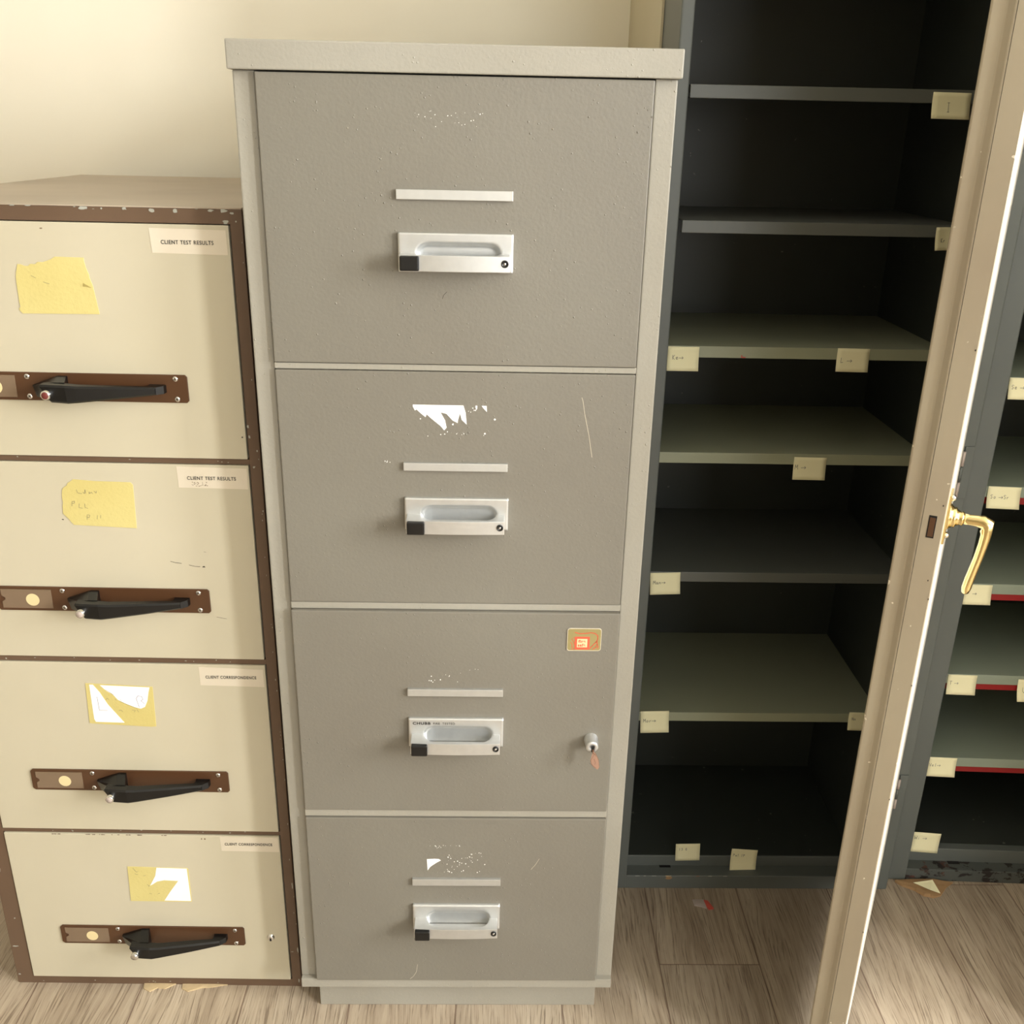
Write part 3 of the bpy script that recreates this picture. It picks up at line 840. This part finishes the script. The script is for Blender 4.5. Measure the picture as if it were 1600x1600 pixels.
yellow_note([(-0.2790, 0.2665), (-0.1790, 0.2652), (-0.1765, 0.2630), (-0.1775, 0.1925), (-0.2820, 0.1927)],
            [[(-0.2300, 0.2655), (-0.1790, 0.2645), (-0.1785, 0.1945), (-0.2240, 0.1950), (-0.2130, 0.2130), (-0.1960, 0.2380), (-0.2200, 0.2390), (-0.2320, 0.2360), (-0.2400, 0.2300), (-0.2450, 0.2270), (-0.2340, 0.2480)]],
            [([[(-0.2680, 0.2520), (-0.2630, 0.2500)], [(-0.2540, 0.2480), (-0.2500, 0.2490)], [(-0.2500, 0.2290), (-0.2460, 0.2270), (-0.2480, 0.2250)], [(-0.2480, 0.2100), (-0.2440, 0.2090)], [(-0.2340, 0.2090), (-0.2300, 0.2110)],
               [(-0.2700, 0.2640), (-0.2650, 0.2560), (-0.2620, 0.2570)]], 0.0005, 'pen')],
            'yellow note with an angular white torn patch on the bottom cream drawer')

# ------------------------------------------------------------------ tall slate cupboard with open door
D1X, D1Y = 0.5792, 0.3064
C1 = root('storage_cupboard', (0.858, 0.53, 0), 'tall dark slate metal cupboard with open beige door and six shelves', 'cupboard')
CO = (0.858, 0.53, 0)
HT = 1.98
def cupboard_shell(off, x0, x1, y0, yb, xi0, xi1, mats, rust=False, root_=None, yaw=False):
    s, si = mats
    b = MB(off)
    b.box(x0, xi0, y0 + 0.02, yb + 0.03, 0, HT, s, 0.001)             # left side
    b.box(xi1, x1, y0 + 0.02, yb + 0.03, 0, HT, s, 0.001)             # right side
    b.box(x0, xi0 - 0.0004, y0, y0 + 0.025, 0, HT, s, 0.003, 3)       # front stiles
    b.box(xi1 + 0.0004, x1, y0, y0 + 0.025, 0, HT, s, 0.003, 3)
    b.box(xi0 - 0.002, xi1 + 0.002, y0 + 0.0005, yb + 0.03, HT - 0.07, HT - 0.0005, s)
    # inner lining
    b.box(xi0 - 0.001, xi0 + 0.0004, y0 + 0.022, yb, 0.03, HT - 0.07, si)
    b.box(xi1 - 0.0004, xi1 + 0.001, y0 + 0.022, yb, 0.03, HT - 0.07, si)
    b.box(xi0 - 0.002, xi1 + 0.002, yb, yb + 0.028, 0, HT - 0.05, si)
    b.box(xi0 + 0.001, xi1 - 0.001, y0 + 0.034, yb + 0.002, 0.004, 0.0572, si)
    return b.build('cabinet_body', root_)
cupboard_shell(CO, D1X, 1.1375, D1Y, 0.645, 0.5995, 1.067, (M['slate'], M['slate_in']), root_=C1)
s = MB(CO)
s.box(0.597, 1.069, D1Y + 0.0006, D1Y + 0.033, 0.0, 0.0325, M['slate'], 0.0022, 3)
s.box(0.5996, 1.0669, D1Y + 0.031, D1Y + 0.0475, 0.02, 0.0568, M['slate'], 0.002, 3)
s.box(0.6700, 0.6930, D1Y + 0.0245, D1Y + 0.0312, 0.0322, 0.0330, M['void'])
chip(s, 0.6840, 0.0318, 0.016, 0.0022, M['card_pale'], D1Y + 0.0006)
chip(s, 0.6850, 0.0270, 0.018, 0.009, M['card'], D1Y + 0.0007)
chip(s, 0.7450, 0.0316, 0.010, 0.003, M['copper'], D1Y + 0.0006)
for x in (0.62, 0.636, 0.655, 0.77, 0.80):
    chip(s, x, 0.0318, rnd.uniform(0.006, 0.014), 0.0014, M['chip'], D1Y + 0.0006)
s.build('bottom_sill', C1)

def shelf(off, x0, x1, y0, yb, ztop, m, root_, lip=0.0192):
    mb = MB(off)
    mb.box(x0, x1, y0, y0 + 0.0022, ztop - lip, ztop, m, 0.0009)
    mb.box(x0 + 0.0005, x1 - 0.0005, y0 + 0.001, yb - 0.0005, ztop - 0.0016, ztop - 0.0002, m)
    mb.box(x0 + 0.001, x1 - 0.001, y0 + 0.002, y0 + 0.018, ztop - lip + 0.0002, ztop - lip + 0.0015, m)
    return mb.build('shelf', root_)
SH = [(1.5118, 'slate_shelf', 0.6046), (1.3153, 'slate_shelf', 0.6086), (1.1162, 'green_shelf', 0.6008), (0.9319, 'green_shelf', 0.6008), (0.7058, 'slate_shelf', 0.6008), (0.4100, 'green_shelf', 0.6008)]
YS = D1Y + 0.0185
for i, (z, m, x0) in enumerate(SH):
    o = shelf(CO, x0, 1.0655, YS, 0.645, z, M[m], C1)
    if m == 'green_shelf':
        o['label'] = 'grey-green shelf'
        if i == 2:
            k2 = MB(CO)
            chip(k2, 0.7285, 1.0985, 0.011, 0.0035, M['scrap_red'], YS)
            chip(k2, 0.7250, 1.1005, 0.003, 0.006, M['scrap_red'], YS)
            k2.build('paint_mark', o)['label'] = 'small red mark'
shelf(CO, 0.6008, 1.0655, YS, 0.645, 1.735, M['slate_shelf'], C1)

# door, standing open: hinge at H, leading edge towards the viewer
Hh = Vector((1.1139, 0.3000))
u_out = Vector((-0.46252, -0.88661))          # from hinge to leading edge
e_dir = Vector((0.88661, -0.46252))           # across the edge, towards the outer face
WD, TD = 0.54, 0.0518
Rr = Hh + u_out * WD
Lc = Rr - e_dir * TD
def dpt(e, o, z):                              # e across the edge from inner face, o outward past the edge
    p = Lc + e_dir * e + u_out * o
    return Vector((p.x, p.y, z))
DO = (Hh.x, Hh.y, 0)
door = MB(CO)
prof = [(0.0, -WD + 0.004), (0.0, -0.0065), (0.0008, -0.0050), (0.0025, -0.0043), (0.0150, -0.0040), (0.0172, -0.0036), (0.0192, -0.0026), (0.0235, -0.0004), (0.0252, 0.0), (0.0258, 0.0), (0.0259, -0.0025), (0.0265, -0.0025), (0.0266, 0.0), (0.0506, 0.0), (TD, -0.0012), (TD, -WD + 0.002)]
Z0D, Z1D = 0.042, 1.945
# inner pan and edge in beige, outer skin paled for the window light on it
pts = [dpt(e, o, 0) for e, o in prof]
t = bmesh.new()
A = [t.verts.new((p.x, p.y, Z0D)) for p in pts]
Bv = [t.verts.new((p.x, p.y, Z1D)) for p in pts]
n = len(pts)
t.faces.new(A); t.faces.new(Bv[::-1])
for i in range(n):
    t.faces.new((A[i], Bv[i], Bv[(i + 1) % n], A[(i + 1) % n]))
bmesh.ops.recalc_face_normals(t, faces=t.faces[:])
door.merge(t, M['beige'])
mi_ = door.mi(M['door_out'])
door.bm.faces.ensure_lookup_table()
for f in door.bm.faces:
    f.normal_update()
    if abs(f.normal.z) < 0.1 and f.normal.x * e_dir.x + f.normal.y * e_dir.y > 0.98:
        f.material_index = mi_
# small dark specks and pits along the edge
for e, z in ((0.049, 1.22), (0.047, 1.03), (0.0505, 0.905), (0.0508, 0.78), (0.051, 0.60), (0.0505, 0.365), (0.046, 0.93)):
    q = [dpt(e - 0.0007, 0.0003, z - 0.001), dpt(e + 0.0007, 0.0003, z - 0.001), dpt(e + 0.0006, 0.0003, z + 0.0012), dpt(e - 0.0006, 0.0003, z + 0.001)]
    f = door.bm.faces.new([door.bm.verts.new(p) for p in q])
    f.material_index = door.mi(M['dark_chip'])
DOOR = door.build('door', C1)
DOOR['label'] = 'beige-edged door standing open towards the viewer'
# lock bolt mouth in the leading edge
lb = MB(CO)
def edge_box(mb, e0, e1, z0, z1, o0, o1, m):
    t = bmesh.new()
    vs = [t.verts.new(dpt(e, o, z)) for z in (z0, z1) for e, o in ((e0, o0), (e1, o0), (e1, o1), (e0, o1))]
    for q in ((0, 1, 2, 3), (7, 6, 5, 4), (0, 4, 5, 1), (1, 5, 6, 2), (2, 6, 7, 3), (3, 7, 4, 0)):
        t.faces.new([vs[k_] for k_ in q])
    bmesh.ops.recalc_face_normals(t, faces=t.faces[:])
    mb.merge(t, m)
edge_box(lb, 0.0338, 0.0428, 0.9862, 1.0155, -0.002, 0.0003, M['void'])
edge_box(lb, 0.0352, 0.0416, 0.9880, 1.0128, -0.002, 0.0007, M['copper_dark'] if 'copper_dark' in M else M['plate_brown'])
lb.build('lock_bolt', DOOR)
# brass rose and lever on the outer face
br = MB(CO)
S0 = 0.040
P0 = Rr - u_out * S0
nz = Vector((e_dir.x, e_dir.y, 0))
def q3(s_, out, z):
    p = Rr - u_out * s_ + e_dir * out
    return Vector((p.x, p.y, z))
ros = MB(CO)
def slab(mb, s0, s1, o0, o1, z0, z1, m):
    t = bmesh.new()
    vs = [t.verts.new(q3(s_, o_, z)) for z in (z0, z1) for s_, o_ in ((s0, o0), (s1, o0), (s1, o1), (s0, o1))]
    for q in ((0, 1, 2, 3), (7, 6, 5, 4), (0, 4, 5, 1), (1, 5, 6, 2), (2, 6, 7, 3), (3, 7, 4, 0)):
        t.faces.new([vs[k_] for k_ in q])
    bmesh.ops.recalc_face_normals(t, faces=t.faces[:])
    bmesh.ops.bevel(t, geom=t.edges[:], offset=0.0008, segments=2, affect='EDGES')
    mb.merge(t, m)
slab(ros, S0 - 0.018, S0 + 0.018, -0.0003, 0.003, 0.972, 1.036, M['brass'])
ros.lathe(q3(S0, 0.0025, 1.004), nz, [(0, 0.0165), (0.0015, 0.0165), (0.003, 0.0145), (0.006, 0.0125), (0.008, 0.0135), (0.0095, 0.0105), (0.014, 0.0085), (0.016, 0.0095), (0.018, 0.008)], M['brass'], 28)
ros.build('rose_plate', DOOR)
for z in (1.0295, 0.9795):
    sw = MB(CO)
    sw.lathe(q3(S0 - 0.002, 0.0028, z), nz, [(0, 0.0045), (0.002, 0.0042), (0.0042, 0.0026), (0.0048, 0.0008)], M['chrome'], 16)
    sw.build('screw', DOOR)
lv = MB(CO)
path = [(0.016, 1.0042, 0.0066, 0.0066), (0.026, 1.0040, 0.0068, 0.0068), (0.036, 1.0042, 0.0070, 0.0072), (0.0435, 1.0040, 0.0080, 0.0085)]
rings = []
def ring(center, ax1, ax2, r1, r2, n_=18):
    return [center + ax1 * (math.cos(2 * math.pi * i / n_) * r1) + ax2 * (math.sin(2 * math.pi * i / n_) * r2) for i in range(n_)]
al = Vector((-u_out.x, -u_out.y, 0))
zz = Vector((0, 0, 1))
for o_, z, r1, r2 in path:
    rings.append(ring(q3(S0, o_, z), al, zz, r1, r2))
# mitre corner, then the hanging blade
rings.append(ring(q3(S0, 0.0478, 0.9995), al, (zz + nz * 0.9).normalized(), 0.0085, 0.0105))
for o_, z, r1, r2 in ((0.0485, 0.988, 0.0085, 0.0062), (0.0475, 0.975, 0.0082, 0.0058), (0.0455, 0.958, 0.0086, 0.0056), (0.0428, 0.941, 0.0092, 0.0056), (0.0405, 0.926, 0.0096, 0.0058), (0.0390, 0.914, 0.0092, 0.0058), (0.0385, 0.9075, 0.0066, 0.0045), (0.0385, 0.9055, 0.003, 0.002)):
    rings.append(ring(q3(S0, o_, z), al, nz, r1, r2))
lv.loft(rings, M['brass'])
lv.build('door_handle', DOOR)['label'] = 'polished brass lever handle hanging down'
# hinges on the right stile
for z0, z1 in ((0.862, 0.956), (0.205, 0.284)):
    hg = MB(CO)
    hg.box(1.1195, 1.1355, D1Y - 0.0022, D1Y + 0.001, z0, z1, M['slate'], 0.0006)
    for k_ in range(3):
        za = z0 + 0.004 + k_ * (z1 - z0 - 0.01) / 3
        hg.lathe((1.1168, D1Y - 0.005, za), (0, 0, 1), [(0, 0.0032), ((z1 - z0 - 0.016) / 3, 0.0032)], M['scrap_grey'] if k_ != 1 else M['slate'], 14)
    hg.build('hinge', C1)

# ------------------------------------------------------------------ second slate cupboard further right
A2 = -0.045
O2 = Vector((1.1435, 0.3365, 0))
C2 = root('storage_cupboard', (O2.x, O2.y, 0), 'dark slate metal cupboard at the right edge with rusty sill and red shelf rails', 'cupboard', A2)
def W2L(x, y, z):
    c_, s_ = math.cos(-A2), math.sin(-A2)
    dx, dy = x - O2.x, y - O2.y
    return (c_ * dx - s_ * dy, s_ * dx + c_ * dy, z)
cupboard_shell((0, 0, 0), 0.0, 0.56, 0.0, 0.34, 0.044, 0.515, (M['slate'], M['slate_in']), root_=C2)
s = MB()
s.box(0.0425, 0.517, 0.0006, 0.030, 0.0, 0.029, M['rust'], 0.002, 3)
s.box(0.0446, 0.5145, 0.028, 0.0475, 0.02, 0.0605, M['slate'], 0.002, 3)
s.box(0.1360, 0.1600, 0.0195, 0.0282, 0.0287, 0.0296, M['void'])
s.build('bottom_sill', C2)
for ztop, has_red in ((1.066, False), (0.868, True), (0.6765, True), (0.484, True), (0.2935, True)):
    o = shelf((0, 0, 0), 0.0455, 0.5135, 0.0185, 0.34, ztop, M['green_shelf2'], C2, 0.0205)
    if has_red:
        MB().box(0.047, 0.512, 0.0215, 0.0235, ztop - 0.034, ztop - 0.0195, M['red'], 0.0004).build('label_rail', o)['label'] = 'red strip under the shelf lip'
for ztop in (1.26, 1.46, 1.66):
    shelf((0, 0, 0), 0.0455, 0.5135, 0.0185, 0.34, ztop, M['green_shelf2'], C2, 0.0205)
# added unseen door, set open beyond the frame to shade the floor
d2m = MB()
hx, hy = 0.537, -0.004
ux, uy = -0.42, -0.907
ex, ey = 0.907, -0.42
P = [(hx, hy), (hx + ux * 0.54, hy + uy * 0.54), (hx + ux * 0.54 - ex * 0.05, hy + uy * 0.54 - ey * 0.05), (hx - ex * 0.05, hy - ey * 0.05)]
d2m.prism(P, 0.042, 1.945, M['beige'], 'z', 0.0012)
d2m.build('door', C2)

# ------------------------------------------------------------------ sticky notes
GL = {
 'I': [[(0.35, 0), (0.65, 0)], [(0.5, 0), (0.5, 1)], [(0.35, 1), (0.65, 1)]],
 'K': [[(0.2, 0), (0.2, 1)], [(0.75, 1), (0.2, 0.45), (0.75, 0)]],
 'L': [[(0.2, 1), (0.2, 0), (0.75, 0.05)]],
 'M': [[(0.1, 0), (0.2, 1), (0.5, 0.35), (0.8, 1), (0.9, 0)]],
 'S': [[(0.8, 0.9), (0.4, 1), (0.2, 0.75), (0.7, 0.4), (0.6, 0.05), (0.2, 0.05)]],
 'W': [[(0.05, 1), (0.2, 0), (0.5, 0.6), (0.75, 0), (0.95, 1)]],
 'T': [[(0.1, 1), (0.9, 1)], [(0.5, 1), (0.45, 0)]],
 'U': [[(0.15, 1), (0.15, 0.3), (0.45, 0), (0.8, 0.3), (0.85, 1)]],
 'V': [[(0.1, 1), (0.45, 0), (0.85, 1)]],
 'P': [[(0.2, 0), (0.2, 1), (0.7, 0.9), (0.7, 0.6), (0.2, 0.5)]],
 'N': [[(0.15, 0), (0.15, 1), (0.8, 0), (0.8, 1)]],
 'B': [[(0.2, 0), (0.2, 1), (0.65, 0.85), (0.25, 0.55), (0.75, 0.25), (0.2, 0)]],
 'e': [[(0.15, 0.3), (0.7, 0.35), (0.5, 0.6), (0.2, 0.4), (0.3, 0.02), (0.75, 0.08)]],
 'a': [[(0.7, 0.5), (0.3, 0.55), (0.2, 0.1), (0.6, 0.05), (0.7, 0.5), (0.8, 0)]],
 'n': [[(0.15, 0), (0.2, 0.55), (0.25, 0.3), (0.6, 0.55), (0.7, 0)]],
 'o': [[(0.5, 0.55), (0.2, 0.35), (0.35, 0), (0.7, 0.15), (0.7, 0.45), (0.5, 0.55)]],
 'r': [[(0.2, 0), (0.25, 0.5), (0.3, 0.35), (0.65, 0.55)]],
 'i': [[(0.4, 0), (0.45, 0.5)], [(0.47, 0.7), (0.48, 0.75)]],
 'l': [[(0.4, 0), (0.45, 1)]],
 'u': [[(0.15, 0.5), (0.25, 0.05), (0.6, 0.1), (0.65, 0.5), (0.75, 0)]],
 '3': [[(0.2, 0.95), (0.7, 0.9), (0.4, 0.55), (0.75, 0.3), (0.2, 0)]],
 '1': [[(0.45, 0), (0.45, 1)]],
 '0': [[(0.5, 1), (0.2, 0.5), (0.5, 0), (0.8, 0.5), (0.5, 1)]],
 '>': [[(0.0, 0.35), (1.3, 0.38)], [(0.95, 0.65), (1.3, 0.38), (0.95, 0.1)]],
}
def glyphs(word, u0, v0, h):
    out = []
    x = u0
    for chh in word:
        if chh == ' ':
            x += 0.6 * h
            continue
        for ln in GL[chh]:
            out.append([(x + p[0] * h * 0.8, v0 + p[1] * h) for p in ln])
        x += h * (1.15 if chh == '>' else 0.8)
    return out
def sticky(x0, x1, z0, z1, y, words, label, curl=0.006, tilt=0.0, lean=0.0, wlines=None, yaw=0.0, loc=None, sidecurl=0.0):
    """upright sticky note, glued by its top edge; bottom edge curls forward"""
    w, h = x1 - x0, z1 - z0
    cx = (x0 + x1) / 2
    ct, st = math.cos(tilt), math.sin(tilt)
    def fn(u, v, dy=0.0):
        a = 1 - v / h                      # 0 at top, 1 at bottom
        yy = y - 0.0012 - curl * a * a - lean * a - sidecurl * max(0, 0.35 - u / w) - dy
        du, dv = u - w / 2, v - h
        return Vector((cx + du * ct - dv * st, yy, z1 + du * st + dv * ct))
    mb = MB((cx, y, z0))
    t = bmesh.new()
    N = 6
    F = [[t.verts.new(fn(w * i / N, h * j / N)) for i in range(N + 1)] for j in range(N + 1)]
    Bk = [[t.verts.new(fn(w * i / N, h * j / N, -0.0004)) for i in range(N + 1)] for j in range(N + 1)]
    for j in range(N):
        for i in range(N):
            t.faces.new((F[j][i], F[j][i + 1], F[j + 1][i + 1], F[j + 1][i]))
            t.faces.new((Bk[j][i], Bk[j + 1][i], Bk[j + 1][i + 1], Bk[j][i + 1]))
    for i in range(N):
        t.faces.new((F[0][i + 1], F[0][i], Bk[0][i], Bk[0][i + 1]))
        t.faces.new((F[N][i], F[N][i + 1], Bk[N][i + 1], Bk[N][i]))
        t.faces.new((F[i][0], F[i + 1][0], Bk[i + 1][0], Bk[i][0]))
        t.faces.new((F[i + 1][N], F[i][N], Bk[i][N], Bk[i + 1][N]))
    mb.merge(t, M['sticky'], True)
    if words:
        mb.strokes(glyphs(words[0], words[1], words[2], words[3]), lambda a, c_: fn(a, c_, 0.0005), 0.00065, M['pen'])
    o = mb.build('sticky_note')
    o.location = (cx, y, z0)
    tag(o, label, 'sticky note', 'sticky notes in the cupboards')
    return o
yn = YS
sticky(0.9730, 1.0315, 1.4705, 1.5080, yn, ('I', 0.020, 0.010, 0.013), 'sticky note marked I on the highest visible shelf of the tall cupboard', 0.007, -0.01)
sticky(1.0100, 1.0620, 1.2775, 1.3125, yn, ('Kr', 0.010, 0.012, 0.006), 'sticky note on the second shelf down, half hidden behind the open door', 0.007, 0.0, sidecurl=0.02)
sticky(0.6010, 0.6535, 1.0755, 1.1150, yn, ('Ke>', 0.008, 0.0185, 0.007), 'sticky note marked Ke with an arrow, left end of the upper green shelf', 0.006, 0.0)
sticky(0.8835, 0.9375, 1.0780, 1.1165, yn, ('L >', 0.006, 0.0150, 0.008), 'sticky note marked L with an arrow on the upper green shelf', 0.004, -0.01)
sticky(0.8350, 0.8915, 0.8870, 0.9265, yn, ('M >', 0.002, 0.0180, 0.008), 'sticky note marked M with an arrow on the second green shelf', 0.005, -0.01)
sticky(0.6015, 0.6560, 0.6640, 0.7045, yn, ('Man>', 0.005, 0.0190, 0.0065), 'sticky note marked Man with an arrow on the dark fifth shelf', 0.006, 0.04)
sticky(0.6040, 0.6585, 0.3700, 0.4130, yn, ('Mor>', 0.005, 0.0200, 0.0070), 'sticky note marked Mor with an arrow, left end of the lowest shelf', 0.008, 0.03)
sticky(1.0060, 1.0580, 0.3770, 0.4135, yn, ('Nn', 0.006, 0.020, 0.0055), 'sticky note at the right end of the lowest shelf, partly behind the door', 0.006, -0.03)
sticky(0.7000, 0.7500, 0.0495, 0.0895, D1Y + 0.0300, ('13 0', 0.006, 0.024, 0.006), 'smaller left sticky note standing at the bottom sill of the tall cupboard', 0.003, 0.03)
sticky(0.8165, 0.8705, 0.0250, 0.0760, D1Y + 0.0300, ('Pub 1P'.replace('b', 'l'), 0.004, 0.034, 0.0055), 'right-hand sticky note hanging over the bottom sill of the tall cupboard', 0.014, -0.07)
def sticky2(x0, x1, z0, z1, words, label, curl=0.006, tilt=0.0, yloc=0.0185):
    # position along the yawed front of the right-hand cupboard
    xm = (x0 + x1) / 2
    t_ = (xm - O2.x) / math.cos(A2)
    yw = O2.y + math.sin(A2) * t_ + yloc * math.cos(A2)
    o = sticky(x0, x1, z0, z1, yw, words, label, curl, tilt)
    o.rotation_euler = (0, 0, A2)
    return o
sticky2(1.1960, 1.2500, 1.0290, 1.0655, ('Se >', 0.004, 0.017, 0.007), 'sticky note beside the door edge on the highest visible shelf of the right cupboard', 0.006)
sticky2(1.1985, 1.2570, 0.8290, 0.8680, ('So >Sr', 0.005, 0.017, 0.007), 'sticky note with two words and an arrow, level with the brass handle top', 0.008, -0.02)
sticky2(1.1905, 1.2440, 0.6365, 0.6750, (' ' * 3 + '>', 0.006, 0.018, 0.007), 'sticky note directly behind the tip of the brass lever', 0.006)
sticky2(1.1975, 1.2530, 0.4425, 0.4830, ('T >', 0.004, 0.020, 0.007), 'sticky note marked T with an arrow in the right cupboard', 0.006, -0.01)
sticky2(1.3320, 1.3870, 0.4350, 0.4775, ('U', 0.009, 0.016, 0.010), 'sticky note marked U cut by the right edge of the photo', 0.012, 0.0)
sticky2(1.1920, 1.2495, 0.2520, 0.2935, ('Vel>', 0.004, 0.021, 0.0065), 'sticky note marked Vel with an arrow on the lowest shelf of the right cupboard', 0.006, -0.02)
sticky2(1.1985, 1.2565, 0.0540, 0.1010, ('Wi >', 0.004, 0.030, 0.0080), 'sticky note marked Wi standing at the rusty sill of the right cupboard', 0.004, -0.05, yloc=0.0275)

# ------------------------------------------------------------------ scraps on the floor
def scrap(name, parts, loc, label, cat, group=None):
    mb = MB((0, 0, 0))
    for pts, z0, z1, m, bump_ in parts:
        t = bmesh.new()
        n_ = len(pts)
        c_ = (sum(p[0] for p in pts) / n_, sum(p[1] for p in pts) / n_)
        T = [t.verts.new((p[0], p[1], z1 + rnd.uniform(0, bump_))) for p in pts]
        Bt = [t.verts.new((p[0], p[1], z0)) for p in pts]
        ct_ = t.verts.new((c_[0], c_[1], z1 + bump_))
        for i in range(n_):
            t.faces.new((T[i], T[(i + 1) % n_], ct_))
            t.faces.new((T[(i + 1) % n_], T[i], Bt[i], Bt[(i + 1) % n_]))
        t.faces.new(Bt[::-1])
        bmesh.ops.recalc_face_normals(t, faces=t.faces[:])
        mb.merge(t, m)
    o = mb.build(name)
    o.location = loc
    return tag(o, label, cat, group)
scrap('plastic_scrap', [([(-0.018, 0.012), (0.004, 0.012), (0.010, -0.004), (0.006, -0.012), (-0.006, -0.006), (-0.017, -0.004)], 0, 0.0006, M['scrap_grey'], 0.003),
                        ([(0.004, 0.011), (0.012, 0.008), (0.017, -0.004), (0.020, -0.013), (0.010, -0.015), (0.007, -0.008)], 0.0002, 0.0012, M['scrap_red'], 0.003)],
      (0.748, 0.2625, 0), 'small grey and red plastic scrap on the floor before the tall cupboard', 'scrap')
scrap('cardboard_scrap', [([(-0.050, 0.036), (-0.040, 0.024), (-0.022, 0.013), (-0.006, 0.004), (-0.002, -0.004), (0.012, -0.010), (0.030, -0.004), (0.052, 0.020), (0.072, 0.034), (0.030, 0.038), (-0.020, 0.040)], 0, 0.0015, M['card'], 0.006),
                          ([(-0.012, 0.012), (0.010, 0.004), (0.006, -0.008), (-0.006, -0.006), (-0.018, 0.008)], 0.001, 0.006, M['card'], 0.004)],
      (1.2130, 0.2920, 0), 'torn brown cardboard scrap on the floor at the rusty sill', 'scrap')
o = MB()
t = bmesh.new()
vs = [t.verts.new(p) for p in ((-0.022, 0.012, 0.010), (0.020, 0.018, 0.012), (0.024, -0.014, 0.006), (0.004, -0.008, 0.010))]
vb = [t.verts.new((v.co.x, v.co.y, v.co.z - 0.0006)) for v in vs]
t.faces.new(vs); t.faces.new(vb[::-1])
for i in range(4):
    t.faces.new((vs[(i + 1) % 4], vs[i], vb[i], vb[(i + 1) % 4]))
bmesh.ops.recalc_face_normals(t, faces=t.faces[:])
o.merge(t, M['sticky'])
o = o.build('sticky_note')
o.location = (1.2180, 0.3040, 0)
tag(o, 'fallen sticky note lying on the torn cardboard on the floor', 'sticky note')
g_ = 'chipboard scraps under the brown cabinet'
scrap('chipboard_scrap', [([(-0.040, 0.030), (-0.034, 0.004), (-0.022, -0.002), (-0.010, 0.006), (0.004, 0.004), (0.022, 0.016), (0.034, 0.030)], 0, 0.0015, M['card_pale'], 0.001)],
      (-0.262, 0.048, -0.0002), 'pale chipboard flake under the brown cabinet, left one', 'scrap', g_)
scrap('chipboard_scrap', [([(-0.034, 0.028), (-0.030, 0.006), (-0.018, 0.000), (0.004, 0.008), (0.024, 0.010), (0.060, 0.018), (0.070, 0.028)], 0, 0.0015, M['card_pale'], 0.001)],
      (-0.198, 0.046, -0.0002), 'pale chipboard flake under the brown cabinet, right one', 'scrap', g_)
